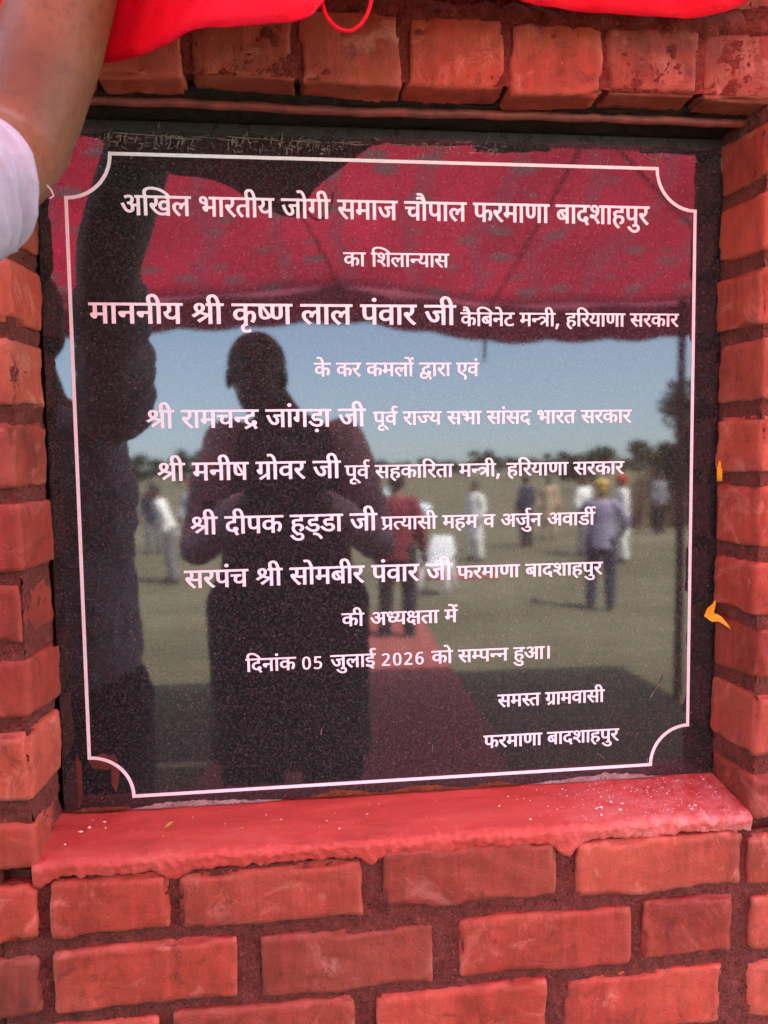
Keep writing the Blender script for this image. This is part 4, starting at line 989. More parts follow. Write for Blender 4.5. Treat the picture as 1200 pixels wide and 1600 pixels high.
# ---------------------------------------------------------------- fabric canopy in front of the wall
def canopy_mat(name, col, pattern=True):
    mt, t, p = newmat(name)
    v = coords(t, (1, 1, 1))
    base = ramp(t, tex_noise(t, v, 1.5, 4), [(.3, tuple(c * .85 for c in col)), (.7, tuple(min(1, c * 1.15) for c in col))])
    if pattern:
        vo = nnode(t, 'ShaderNodeTexVoronoi', Scale=1.0, Randomness=.55)
        t.links.new(coords(t, (4.4, 8.6, 0)), vo.inputs['Vector'])
        leaf = ramp(t, vo.outputs['Distance'], [(.24, 1), (.34, 0)])
        wv = nnode(t, 'ShaderNodeTexWave', Scale=.9, Distortion=5.5, Detail=1.0)
        wv.inputs['Detail Scale'].default_value = .9
        t.links.new(coords(t, (1.0, 2.2, 0)), wv.inputs['Vector'])
        band = ramp(t, wv.outputs['Fac'], [(.86, 0), (.93, .75)])
        base = mix(t, band, base, (.58, .22, .28))
        base = mix(t, leaf, base, (.48, .30, .31))
    t.links.new(base, p.inputs['Base Color'])
    p.inputs['Roughness'].default_value = .9
    p.inputs['Specular IOR Level'].default_value = .1
    tr = t.nodes.new('ShaderNodeBsdfTranslucent'); t.links.new(base, tr.inputs['Color'])
    ms = t.nodes.new('ShaderNodeMixShader'); ms.inputs[0].default_value = .72
    t.links.new(p.outputs[0], ms.inputs[1]); t.links.new(tr.outputs[0], ms.inputs[2])
    t.links.new(ms.outputs[0], t.nodes['Material Output'].inputs['Surface'])
    return mt
M_CANOPY = canopy_mat('patterned_canopy_cloth', (.68, .15, .235))
M_VALANCE = canopy_mat('plain_canopy_border', (.60, .17, .26), False)
canopy = thing('fabric_canopy', 'red patterned fabric canopy with plain hanging border, mirrored high in the plaque', 'canopy', (0, -3.7, 2.2))
def canz(x, e):                                # e: 0 at the front edge .. 1 at the wall side
    sag = .10 * math.sin(x * 1.35 + .6) ** 2
    return 2.24 + .045 * math.sin(x * 2.2 + 1.0) - sag * .35 * (1 - e) + e * 1.36 - .10 * math.sin(math.pi * e) + .05 * math.sin(x * 1.35 + .6) * e + .03 * noise.noise(Vector((x * 1.4, e * 3, 0)))
vs, fs = [], []
NXC, NEC = 150, 24
for i in range(NXC + 1):
    x = -2.7 + 6.0 * i / NXC
    for j in range(NEC + 1):
        e = j / NEC
        vs.append((x, 2.8 * e, canz(x, e) - 2.2))
for i in range(NXC):
    for j in range(NEC):
        a = i * (NEC + 1) + j
        fs.append((a, a + NEC + 1, a + NEC + 2, a + 1))
mb = MB(); mb.add(vs, fs)
o = mb.build('roof_cloth', M_CANOPY, canopy); s_ = o.modifiers.new('thickness', 'SOLIDIFY'); s_.thickness = .0015
vs, fs = [], []
NXC = 400
for i in range(NXC + 1):
    x = -2.7 + 6.0 * i / NXC
    zt = canz(x, 0) - 2.2
    h = .19 + .018 * abs(math.sin(x * 9)) + .02 * math.sin(x * 1.1)
    for j in range(7):
        t = j / 6
        vs.append((x, -.012 - .03 * t * math.sin(x * 13) * .6 + .02 * noise.noise(Vector((x * 3, t, 0))), zt - h * t + .004))
for i in range(NXC):
    for j in range(6):
        a = i * 7 + j
        fs.append((a, a + 1, a + 8, a + 7))
mb = MB(); mb.add(vs, fs)
o = mb.build('valance', M_VALANCE, canopy); s_ = o.modifiers.new('thickness', 'SOLIDIFY'); s_.thickness = .0015
M_ROPE = simple('dark_rope', (.05, .03, .03), .9, .3, 60, .4, .003)
mb = MB()
for (xa, ea, xb, eb) in ((1.05, 0.0, 1.3, .9), (-.75, .95, .2, .0), (1.2, .45, 2.6, .05)):
    mb.tube([(xa + (xb - xa) * q / 12, 2.8 * (ea + (eb - ea) * q / 12), canz(xa + (xb - xa) * q / 12, ea + (eb - ea) * q / 12) - 2.2 - .02) for q in range(13)], [.006] * 13, 6, ref=(0, 0, 1))
mb.tube([(1.02, -.02, .0), (1.03, -.03, -.2), (1.02, -.02, -.34)], [.008, .01, .006], 6)
mb.build('rope', M_ROPE, canopy)
M_POLE = simple('dull_bamboo_pole', (.13, .085, .06), .75, .35, 14, .4, .004)
def pole(x, d, label, top):
    mb = MB()
    z = gz(d)
    mb.tube([(0, 0, 0), (.004, 0, .8), (-.004, 0, 1.6), (0, 0, top - z)], [.027, .0255, .0245, .023], 12, round_ends=False)
    o = mb.build('tent_pole', M_POLE); o.location = (x, -d, z)
    tag(o, label, 'pole', 'poles that hold up the canopy')
pole(2.19, 3.66, 'brown tent pole under the front canopy border, mirrored near the right edge of the plaque', 2.22)
pole(-2.6, 3.66, 'brown tent pole far to the left under the front border of the canopy', 2.22)
pole(2.3, .95, 'brown tent pole nearer the wall under the raised rear side of the canopy', 3.5)
pole(-2.6, .95, 'brown tent pole under the rear left corner of the canopy', 3.5)

# ---------------------------------------------------------------- people
def skin_mat(name, col):
    mt, t, p = newmat(name)
    v = coords(t)
    n = tex_noise(t, v, 11, 5); f = tex_noise(t, v, 110, 5)
    a = ramp(t, n, [(.3, tuple(c * .68 for c in col)), (.7, tuple(min(1, c * 1.25) for c in col))])
    a = mix(t, ramp(t, f, [(.35, .55), (.52, 0)]), a, tuple(c * .55 for c in col))
    t.links.new(a, p.inputs['Base Color'])
    p.inputs['Roughness'].default_value = .5
    p.inputs['Specular IOR Level'].default_value = .4
    p.inputs['Subsurface Weight'].default_value = .12
    p.inputs['Subsurface Radius'].default_value = (.012, .004, .002)
    vo = nnode(t, 'ShaderNodeTexVoronoi', Scale=520); t.links.new(v, vo.inputs['Vector'])
    bump(t, p, mix(t, .5, f, vo.outputs['Distance']), .45, .0014)
    return mt
M_SKIN = skin_mat('brown_skin', (.155, .074, .034))
M_SKIN_SHADED = skin_mat('brown_skin_shaded', (.05, .025, .016))  # shade painted into the skin so the photographer mirrors as a silhouette
M_HAIR = simple('black_hair', (.012, .010, .009), .5, .4, 160, .5, .004)
M_EYE = simple('eye_white', (.10, .08, .07), .2, .05, 20, 0)
def fabric(name, col, rough=.85): return simple(name, col, rough, .14, 26, .35, .004, .25, sheen=.1)
FB = {'lavender': fabric('lavender_cotton', (.60, .45, .53)), 'vest': fabric('dark_waistcoat_wool', (.050, .038, .040)),
      'black': fabric('black_trouser_cloth', (.014, .014, .016)), 'purple': fabric('dull_purple_shirt_cloth', (.16, .075, .13)),
      'sky': fabric('pale_blue_cotton', (.31, .325, .385)), 'maroon': fabric('maroon_cotton', (.16, .022, .03)),
      'white': fabric('white_cotton', (.72, .72, .70)), 'tan': fabric('tan_cotton', (.42, .32, .22)), 'navy': fabric('navy_cloth', (.025, .03, .055)),
      'lilac': fabric('lilac_cotton', (.24, .22, .32)), 'yellow': fabric('yellow_turban_cloth', (.42, .29, .07)), 'redcap': fabric('red_cap_cloth', (.42, .04, .03)),
      'grey': fabric('grey_trouser_cloth', (.16, .16, .18)), 'shoe': fabric('dark_leather', (.03, .022, .018), .5), 'pink': fabric('pink_scarf_cloth', (.62, .10, .20))}

def person(label, loc, rotz=0.0, sh='white', tr='black', h=1.70, vest=None, hat=None, hem=.80, vox=.018,
           elbows=None, wrists=None, head=(0, 0, 0), lean=0.0, hands=False, group=None, skin=None, legs=True, wide=1.0):
    """a standing figure that faces +Y; elbows and wrists are (left, right) points in its own space"""
    k = h / 1.70
    root = thing('person', label, 'person', loc, rotz, group)
    def V3(x, y, z): return Vector((x, y + lean * max(0, z - .9), z)) * k
    hd = Vector(head)
    el = elbows or ((-.25, -.02, 1.12), (.25, -.02, 1.12))
    wr = wrists or ((-.25, .09, .87), (.25, .09, .87))
    hips = [V3(-.095, 0, .92), V3(.095, 0, .92)]; knees = [V3(-.11, .03, .49), V3(.12, .01, .49)]; ank = [V3(-.12, -.02, .085), V3(.13, -.04, .085)]
    shs = [V3(-.175, 0, 1.405), V3(.175, 0, 1.405)]
    E = [Vector(e) if elbows else V3(*e) for e in el]; Wp = [Vector(w) if wrists else V3(*w) for w in wr]
    nb, hc = V3(0, -.01, 1.44), V3(hd.x, .025 + hd.y, 1.585 + hd.z)
    b = MB()
    b.tube([V3(0, 0, .88), V3(0, 0, 1.0), V3(0, .005, 1.15), V3(0, 0, 1.30), V3(0, -.01, 1.40), V3(0, -.015, 1.44)],
           [(.15 * k, .10 * k), (.145 * k, .10 * k), (.14 * k, .095 * k), (.165 * k, .105 * k), (.14 * k, .085 * k), (.08 * k, .06 * k)], 16)
    b.tube([nb, nb.lerp(hc, .45), hc - Vector((0, .01, .03)) * k], [.062 * k, .056 * k, .055 * k], 12)
    # head: skull, jaw, nose, ears
    b.ball(hc + Vector((0, -.012, .028)) * k, (.077 * k, .096 * k, .088 * k), 18, 12)
    b.ball(hc + Vector((0, .022, -.042)) * k, (.060 * k, .068 * k, .075 * k), 16, 10)
    b.tube([hc + Vector((0, .088, .012)) * k, hc + Vector((0, .105, -.018)) * k, hc + Vector((0, .09, -.032)) * k], [.008 * k, .014 * k, .013 * k], 8)
    b.tube([hc + Vector((-.022, .078, -.058)) * k, hc + Vector((0, .092, -.056)) * k, hc + Vector((.022, .078, -.058)) * k], [.008 * k] * 3, 8, ref=(0, 0, 1))
    for s in (-1, 1):
        b.ball(hc + Vector((s * .079, -.005, -.008)) * k, (.010 * k, .022 * k, .033 * k), 10, 8)
    for s in (0, 1):
        b.tube([shs[s] + Vector((0, 0, -.005)), shs[s].lerp(E[s], .35), E[s], E[s].lerp(Wp[s], .3), Wp[s]], [.055 * k, .050 * k, .041 * k, .043 * k, .028 * k], 12, ref=(0, .3, 1))
        if legs:
            b.tube([hips[s], hips[s].lerp(knees[s], .5), knees[s], knees[s].lerp(ank[s], .35), ank[s]], [.088 * k, .075 * k, .056 * k, .055 * k, .038 * k], 12)
            b.tube([ank[s] + Vector((0, -.02, -.045)) * k, ank[s] + Vector((0, .08, -.05)) * k, ank[s] + Vector((0, .16, -.055)) * k], [(.038 * k, .034 * k), (.044 * k, .03 * k), (.038 * k, .02 * k)], 10)
    hv = .0058 if hands else vox
    for s in (0, 1):
        d = (Wp[s] - E[s]).normalized()
        hd_dirs = hands[s] if hands else None
        side = Vector((1 if s == 0 else -1, .2, 0))
        if hd_dirs: d = Vector(hd_dirs[0]).normalized(); side = Vector(hd_dirs[1]).normalized()
        side = (side - d * side.dot(d)).normalized(); nrm = d.cross(side).normalized()
        c = Wp[s]
        b.tube([c, c + d * .045 * k, c + d * .085 * k], [(.026 * k, .020 * k), (.040 * k, .016 * k), (.040 * k, .013 * k)], 10, ref=side)
        curl = Vector(hd_dirs[2]).normalized() if hd_dirs else nrm * (-1 if s else 1)
        for q, (o_, ln) in enumerate(((-.030, .062), (-.010, .072), (.010, .074), (.030, .066))):
            r0 = c + d * .085 * k + side * o_ * k
            p1 = r0 + (d * .8 + curl * .35).normalized() * ln * .5 * k
            p2 = p1 + (d * .45 + curl * .9).normalized() * ln * .35 * k
            p3 = p2 + (d * .1 + curl).normalized() * ln * .25 * k
            b.tube([r0 - d * .01, r0, p1, p2, p3], [.0095 * k, .0092 * k, .0085 * k, .008 * k, .007 * k], 8, ref=side)
        t0 = c + d * .025 * k + side * .03 * k
        b.tube([t0, t0 + (side * .7 + d * .6).normalized() * .035 * k, t0 + (side * .45 + d + curl * .4).normalized() * .066 * k], [.0125 * k, .011 * k, .009 * k], 8, ref=nrm)
    body = b.fused('body', skin or M_SKIN, hv, root, 3)
    # shirt with sleeves
    g = MB()
    zz = [hem, max(hem + .05, .95), 1.15, 1.30, 1.40, 1.445]
    g.tube([V3(0, 0, zz[0]), V3(0, 0, zz[1]), V3(0, .005, zz[2]), V3(0, 0, zz[3]), V3(0, -.01, zz[4]), V3(0, -.014, zz[5])],
           [(.185 * k, .135 * k), (.175 * k, .128 * k), (.165 * k, .120 * k), (.185 * k, .122 * k), (.160 * k, .098 * k), (.078 * k, .068 * k)], 20, round_ends=False)
    for s in (0, 1):
        sleeve = E[s].lerp(Wp[s], .82) if not hat == 'none' else E[s].lerp(Wp[s], .9)
        g.tube([shs[s] + Vector((.02 if s == 0 else -.02, 0, -.015)), shs[s].lerp(E[s], .4), E[s], sleeve], [.074 * k, .068 * k, .058 * k, .046 * k], 14, ref=(0, .3, 1))
    g.fused('shirt', FB[sh], vox, root, 3, .006)
    if vest:
        g = MB()
        g.tube([V3(0, 0, .46), V3(0, 0, 1.0), V3(0, .005, 1.18), V3(0, 0, 1.30), V3(0, -.01, 1.40), V3(0, -.014, 1.46)],
               [(.245 * k, .165 * k), (.195 * k, .148 * k), (.178 * k, .138 * k), (.195 * k, .138 * k), (.180 * k, .115 * k), (.085 * k, .082 * k)], 20, round_ends=False)
        g.fused('waistcoat', FB[vest], vox, root, 3, .003)
    if legs:
        g = MB()
        g.tube([V3(0, 0, 1.0), V3(0, 0, .90), V3(0, 0, .82)], [(.165 * k, .12 * k), (.17 * k, .125 * k), (.15 * k, .115 * k)], 16)
        for s in (0, 1):
            g.tube([hips[s], hips[s].lerp(knees[s], .5), knees[s], knees[s].lerp(ank[s], .5), ank[s]], [.105 * k * wide, .094 * k * wide, .078 * k * wide, .074 * k, .066 * k], 14)
        g.fused('trousers', FB[tr], vox, root, 3, .006)
        for s in (0, 1):
            g = MB()
            a = ank[s]
            g.tube([a + Vector((0, -.045, -.045)) * k, a + Vector((0, .06, -.045)) * k, a + Vector((0, .17, -.058)) * k], [(.044 * k, .040 * k), (.050 * k, .038 * k), (.042 * k, .024 * k)], 12)
            g.build('shoe', FB['shoe'], root)
    # hair, or what covers it
    g = MB()
    g.ball(hc + Vector((0, -.020, .038)) * k, (.083 * k, .098 * k, .088 * k), 18, 12)
    g.ball(hc + Vector((0, -.055, -.005)) * k, (.074 * k, .060 * k, .070 * k), 14, 10)
    if hat in ('yellow', 'redcap', 'pink', 'white'):
        g.ball(hc + Vector((0, -.01, .065)) * k, (.108 * k, .118 * k, .068 * k), 18, 10)
        g.fused('turban', FB[hat], .012, root, 2, .008)
    else:
        g.fused('hair', M_HAIR, max(.007, vox * .6), root, 2, .003)
    if vox < .015:
        for s in (-1, 1):
            g = MB(); g.ball(hc + Vector((s * .031, .0725, .012)) * k, .0125 * k, 10, 8); g.build('eye', M_EYE, root)
    return root

# the man who holds the phone and takes the picture
px_, py_ = -.135, -1.44
B0 = Vector((px_, py_, 0))
phone_c = CAM - FW * .0075 - UP * .050
wl = Vector((phone_c.x - .075, phone_c.y - .055, phone_c.z - .075)); wrr = Vector((phone_c.x + .080, phone_c.y - .055, phone_c.z - .075))
person('man in lavender kurta and dark waistcoat holding up a phone, mirrored in the plaque', tuple(B0), 0, 'lavender', 'black', 1.71,
       vest='vest', hem=.78, vox=.010, skin=M_SKIN_SHADED, wide=1.38, head=(-.075, .015, -.012),
       elbows=((-.245, .09, 1.10), (.255, .09, 1.10)), wrists=(tuple(wl - B0), tuple(wrr - B0)),
       hands=(((.25, .35, .75), (1, .2, -.2), (.9, .25, .1)), ((-.25, .35, .75), (-1, .2, -.2), (-.9, .25, .1))))
# his phone
M_PHONE = simple('dark_phone_glass', (.02, .022, .03), .4, .1, 30, 0)
M_LENS = simple('phone_lens_rim', (.02, .02, .022), .6, .1, 30, 0)
phone = thing('phone', 'dark phone held upright in both hands in front of the photographer', 'phone')
phone.location = phone_c
phone.rotation_euler = m.to_3x3().to_euler()
mb = MB(); mb.box((-.036, -.078, .0), (.036, .078, .0075))
me = mb.mesh('case'); bm = bmesh.new(); bm.from_mesh(me); bmesh.ops.bevel(bm, geom=list(bm.edges), offset=.003, segments=3, affect='EDGES'); bm.to_mesh(me); bm.free()
link_mesh('case', me, M_PHONE, phone)
for (lx, ly) in ((-.020, .056), (-.020, .034)):
    mb = MB(); mb.tube([(lx, ly, .0005), (lx, ly, -.0016)], [.0075, .0072], 18, round_ends=False); mb.build('camera_lens', M_LENS, phone)

# the man in pale blue whose bare forearm reaches into the picture
AX, AY = -.60, -.63
A0 = Vector((AX, AY, 0))
def armman():
    root = thing('person', 'man in pale blue shirt with rolled sleeves, bare forearm raised to the red curtain', 'person', (AX, AY, 0))
    L = lambda p: Vector(p) - A0
    b = MB()
    V3 = lambda x, y, z: Vector((x, y, z))
    b.tube([V3(0, 0, .88), V3(0, 0, 1.0), V3(0, .005, 1.15), V3(0, 0, 1.30), V3(0, -.01, 1.40), V3(0, -.015, 1.44)], [(.15, .10), (.145, .10), (.14, .095), (.165, .105), (.14, .085), (.08, .06)], 16)
    hc = V3(-.02, .05, 1.595)
    b.tube([V3(0, -.01, 1.44), hc - V3(0, .01, .03)], [.062, .055], 12)
    b.ball(hc + V3(0, -.012, .028), (.077, .096, .088), 18, 12); b.ball(hc + V3(0, .022, -.042), (.060, .068, .075), 16, 10)
    b.tube([hc + V3(0, .088, .012), hc + V3(0, .105, -.018), hc + V3(0, .09, -.032)], [.008, .014, .013], 8)
    for s in (-1, 1): b.ball(hc + V3(s * .079, -.005, -.008), (.010, .022, .033), 10, 8)
    # right arm: shoulder, elbow at the picture's left edge, forearm straight up
    S = V3(.165, .105, 1.445)
    P = [L(p) for p in [(-0.3782, -0.217, 1.6306), (-0.3716, -0.205, 1.6517), (-0.3609, -0.201, 1.6827), (-0.3513, -0.199, 1.7108), (-0.3392, -0.197, 1.7458), (-0.3288, -0.197, 1.7797), (-0.3156, -0.199, 1.8181), (-0.2937, -0.205, 1.8868), (-0.2784, -0.215, 1.9451)]]
    b.tube([S, S.lerp(P[0], .5)] + P, [.058, .052] + [.044, .046, .0465, .0465, .0460, .0450, .0425, .035, .028], 28, ref=(1, 0, 0))
    wq = P[-1]
    d = V3(.05, -.05, 1).normalized(); side = V3(-1, .2, 0); side = (side - d * side.dot(d)).normalized(); curl = V3(.1, 1, .1).normalized()
    b.tube([wq, wq + d * .045, wq + d * .085], [(.027, .020), (.040, .017), (.041, .014)], 12, ref=side)
    for (o_, ln) in ((-.030, .062), (-.010, .072), (.010, .074), (.030, .066)):
        r0 = wq + d * .085 + side * o_
        p1 = r0 + (d * .7 + curl * .5).normalized() * ln * .5; p2 = p1 + (d * .1 + curl).normalized() * ln * .35; p3 = p2 + (curl * .6 - d * .7).normalized() * ln * .3
        b.tube([r0 - d * .01, r0, p1, p2, p3], [.0095, .0092, .0085, .008, .007], 8, ref=side)
    t0 = wq + d * .025 + side * .03
    b.tube([t0, t0 + (side * .7 + d * .6).normalized() * .035, t0 + (side * .4 + d + curl * .5).normalized() * .066], [.0125, .011, .009], 8)
    # left arm hanging bent
    Sl, El, Wl = V3(-.18, 0, 1.41), V3(-.27, .06, 1.13), V3(-.2, .27, 1.22)
    b.tube([Sl, Sl.lerp(El, .4), El, El.lerp(Wl, .3), Wl], [.055, .05, .041, .043, .028], 12)
    d = (Wl - El).normalized(); side = V3(1, 0, 0); side = (side - d * side.dot(d)).normalized(); curl = V3(.3, .2, 1).normalized()
    b.tube([Wl, Wl + d * .045, Wl + d * .085], [(.027, .020), (.040, .017), (.041, .014)], 12, ref=side)
    for (o_, ln) in ((-.030, .062), (-.010, .072), (.010, .074), (.030, .066)):
        r0 = Wl + d * .085 + side * o_
        p1 = r0 + (d * .7 + curl * .5).normalized() * ln * .5; p2 = p1 + (d * .3 + curl).normalized() * ln * .35
        b.tube([r0 - d * .01, r0, p1, p2], [.0095, .0092, .0085, .007], 8, ref=side)
    b.tube([Wl + d * .025 + side * .03, Wl + d * .06 + side * .055, Wl + d * .09 + side * .06], [.0125, .011, .009], 8)
    for s in (-1, 1):
        b.tube([V3(s * .095, 0, .92), V3(s * .11, .03, .49), V3(s * .12, -.02, .085)], [.088, .056, .038], 12)
        b.tube([V3(s * .12, -.04, .04), V3(s * .12, .06, .035), V3(s * .12, .14, .03)], [(.038, .034), (.044, .03), (.038, .02)], 10)
    b.fused('body', M_SKIN, .0048, root, 5)
    g = MB()
    g.tube([V3(0, 0, .94), V3(0, 0, 1.0), V3(0, .005, 1.15), V3(0, .02, 1.30), V3(0, .01, 1.40), V3(0, .0, 1.445)],
           [(.168, .125), (.178, .132), (.168, .12), (.185, .122), (.16, .098), (.078, .068)], 20, round_ends=False)
    g.tube([Sl, Sl.lerp(El, .4), El, El.lerp(Wl, .3)], [.07, .066, .06, .056], 14)
    E0 = P[0].lerp(P[1], .5)
    cuff = [E0.lerp(S, .31), E0.lerp(S, .14)]
    g.tube([S, S.lerp(cuff[0], .5)] + cuff[:1], [.072, .062, .056], 24, round_ends=False, ref=(0, 0, 1))
    g.fused('shirt', FB['sky'], .0060, root, 2, .010)
    # rolled cuff: overlapping soft turns of cloth
    g = MB()
    ax = (cuff[1] - cuff[0]).normalized()
    for q, (o_, r) in enumerate(((-.040, .056), (-.026, .0610), (-.012, .0560), (.001, .0615), (.014, .0560), (.024, .0530))):
        cc = cuff[0] + ax * (o_ + .012)
        tl = V3(.25 * math.sin(q * 2.1), .2 * math.cos(q * 1.7), .2 * math.sin(q)) * .35
        g.tube([cc - (ax + tl).normalized() * .0085, cc, cc + (ax + tl).normalized() * .0085], [r * .93, r * 1.02, r * .92], 40, round_ends=False, ref=(0, 0, 1))
    g.fused('rolled_cuff', FB['sky'], .0025, root, 1, .0040)
    g = MB()
    g.tube([V3(0, 0, 1.0), V3(0, 0, .9), V3(0, 0, .82)], [(.165, .12), (.17, .125), (.15, .115)], 16)
    for s in (-1, 1): g.tube([V3(s * .095, 0, .9), V3(s * .11, .03, .49), V3(s * .12, -.02, .085)], [.105, .078, .066], 14)
    g.fused('trousers', FB['navy'], .010, root, 3, .005)
    for s in (-1, 1):
        g = MB(); g.tube([V3(s * .12, -.065, .04), V3(s * .12, .05, .04), V3(s * .12, .15, .027)], [(.044, .04), (.05, .038), (.042, .024)], 12); g.build('shoe', FB['shoe'], root)
    g = MB(); g.ball(hc + V3(0, -.02, .038), (.083, .098, .088), 18, 12); g.ball(hc + V3(0, -.055, -.005), (.074, .06, .07), 14, 10)
    g.fused('hair', M_HAIR, .007, root, 2, .003)
    for s in (-1, 1):
        g = MB(); g.ball(hc + V3(s * .031, .0725, .012), .0125, 10, 8); g.build('eye', M_EYE, root)
    hr = random.Random(77); g = MB()
    for q in range(420):
        i = hr.randrange(1, 7); f_ = hr.random()
        c = P[i].lerp(P[i + 1], f_); r = [.044, .046, .0465, .0465, .0460, .0450, .0425, .035, .028]
        rr_ = r[i] + (r[i + 1] - r[i]) * f_
        a = hr.uniform(math.pi * .9, math.pi * 2.1)
        t_ = (P[i + 1] - P[i]).normalized(); sx_ = (V3(1, 0, 0) - t_ * t_.x).normalized(); uy = t_.cross(sx_)
        o_ = sx_ * math.cos(a) - uy * math.sin(a)
        p0 = c + o_ * (rr_ - .0015); dr = (t_ * hr.uniform(.6, 1) + o_ * .35 + sx_ * hr.gauss(0, .4)).normalized(); ln = hr.uniform(.005, .013)
        w_ = t_.cross(o_) * .00011
        g.add([p0 - w_, p0 + w_, p0 + dr * ln], [(0, 1, 2)])
    tag(g.build('arm_hair', M_HAIR, root, smooth=False), kind='stuff')
    # loose thread at the cuff
    g = MB(); c0 = L([(-0.3493, -0.235, 1.6101), (-0.3415, -0.235, 1.606), (-0.3363, -0.235, 1.6001), (-0.3344, -0.235, 1.5952), (-0.3377, -0.235, 1.5929)][0]); g.tube([L(p) for p in [(-0.3493, -0.235, 1.6101), (-0.3415, -0.235, 1.606), (-0.3363, -0.235, 1.6001), (-0.3344, -0.235, 1.5952), (-0.3377, -0.235, 1.5929)]], [.0005] * 5, 5)
    g.build('thread', FB['white'], root)
armman()

# people out on the field, small in the mirror image
GRP = 'guests standing on the sunlit field'
def guest(u, L_, label, sh, tr, **kw):
    """u: bearing of the figure, L_: metres from the camera"""
    d = L_ - 1.0116
    k = (u - 600) / 1296.27
    x = CAM.x + L_ * (k * .9927 + .1183) / (.99 - k * .1197) 
    person(label, (x, -d, gz(d) + .02), kw.pop('rot', 0), sh, tr, group=GRP, **kw)
guest(620, 8.1, 'man in maroon shirt standing on the red carpet with his back turned', 'maroon', 'black', rot=R(200), h=1.68, vox=.016)
guest(742, 16.5, 'figure in a long pale kurta on the field left of the man in dark clothes', 'white', 'white', rot=R(60), hem=.45, h=1.62)
guest(822, 19.2, 'man in all dark clothes standing far out on the grass', 'navy', 'black', rot=R(150))
guest(857, 21, 'person in tan clothes standing behind the man in dark clothes', 'tan', 'tan', rot=R(30), hem=.5, h=1.66)
guest(912, 17, 'man in a white shirt behind the man with the yellow turban', 'white', 'grey', rot=R(-40))
guest(940, 10.2, 'man in lilac shirt and navy trousers wearing a yellow turban', 'lilac', 'navy', rot=R(210), hat='yellow', h=1.66, vox=.016,
      elbows=((-.30, .05, 1.14), (.30, .16, 1.18)), wrists=((-.24, .2, .98), (.26, .36, 1.30)))
guest(972, 15.5, 'man in a long white kurta with a red cap beside the lilac shirted man', 'white', 'white', rot=R(100), hat='redcap', hem=.5)
guest(1030, 22, 'dark dressed man at the edge of the tall dry crop', 'grey', 'black', rot=R(-20), h=1.72)
guest(265, 14.5, 'man in white shirt and grey trousers leaning forward at the left of the field', 'white', 'grey', rot=R(80), lean=.35, h=1.70)
guest(300, 19, 'person with a red turban standing behind the leaning man in white', 'sky', 'white', rot=R(20), hat='redcap')
guest(238, 20, 'man in dark shirt far out at the left behind the leaning man', 'navy', 'grey', rot=R(10))

# ---------------------------------------------------------------- white plastic chair and parked car
M_PLASTIC = simple('white_plastic', (.75, .76, .78), .4, .05, 10, 0)
def at(u, L_, dz=0.0):
    d = L_ - 1.0116; k = (u - 600) / 1296.27
    return (CAM.x + L_ * (k * .9927 + .1183) / (.99 - k * .1197), -d, gz(d) + dz)
ch = thing('plastic_chair', 'white plastic chair standing on the grass right of the man in maroon', 'chair', at(683, 12.0, .02), R(25))
mb = MB(); mb.tube([(0, -.2, .43), (0, 0, .42), (0, .2, .44)], [(.22, .02), (.23, .018), (.21, .02)], 14); mb.build('seat', M_PLASTIC, ch)
mb = MB(); mb.tube([(0, -.2, .45), (0, -.25, .66), (0, -.29, .84)], [(.21, .015), (.2, .014), (.15, .013)], 14); mb.build('backrest', M_PLASTIC, ch)
for sx in (-1, 1):
    for sy in (-1, 1):
        mb = MB(); mb.tube([(sx * .18, sy * .18, .42), (sx * .23, sy * .23, 0)], [.022, .018], 8, round_ends=False); mb.build('leg', M_PLASTIC, ch)
    mb = MB(); mb.tube([(sx * .22, -.22, .62), (sx * .24, 0, .64), (sx * .22, .16, .60), (sx * .2, .18, .44)], [.018] * 4, 8); mb.build('armrest', M_PLASTIC, ch)

M_CAR = simple('silver_blue_car_paint', (.42, .50, .56), .25, .04, 3, 0, metallic=.3)
M_GLASS = simple('dark_car_glass', (.02, .025, .03), .06, .05, 3, 0)
M_TYRE = simple('black_rubber', (.02, .02, .02), .8, .1, 30, 0)
M_RIM = simple('grey_wheel_rim', (.4, .4, .42), .35, .05, 10, 0, metallic=.7)
car = thing('parked_car', 'pale blue grey car parked at the far edge of the field', 'car', at(575, 27, .02), R(8))
def side_loft(mb, prof, hw, tum=0.0):
    n = len(prof); vs = []
    ys = [(-hw, 1), (-hw * .97, 0), (hw * .97, 0), (hw, 1)]
    for s in (-1, 1):
        vs += [(x, s * (hw - tum * max(0, z - .85)), z) for x, z in prof]
    fs = [tuple(range(n))[::-1], tuple(range(n, 2 * n))] + [(i, (i + 1) % n, n + (i + 1) % n, n + i) for i in range(n)]
    mb.add(vs, fs)
mb = MB()
side_loft(mb, [(-2.0, .35), (2.0, .32), (2.08, .55), (1.95, .78), (1.1, .92), (.45, 1.38), (-.1, 1.46), (-.95, 1.42), (-1.7, 1.0), (-2.02, .92), (-2.08, .6)], .82, .28)
me = mb.mesh('body'); bm = bmesh.new(); bm.from_mesh(me); bmesh.ops.bevel(bm, geom=list(bm.edges), offset=.06, segments=3, affect='EDGES'); bmesh.ops.recalc_face_normals(bm, faces=bm.faces); bm.to_mesh(me); bm.free()
link_mesh('body', me, M_CAR, car)
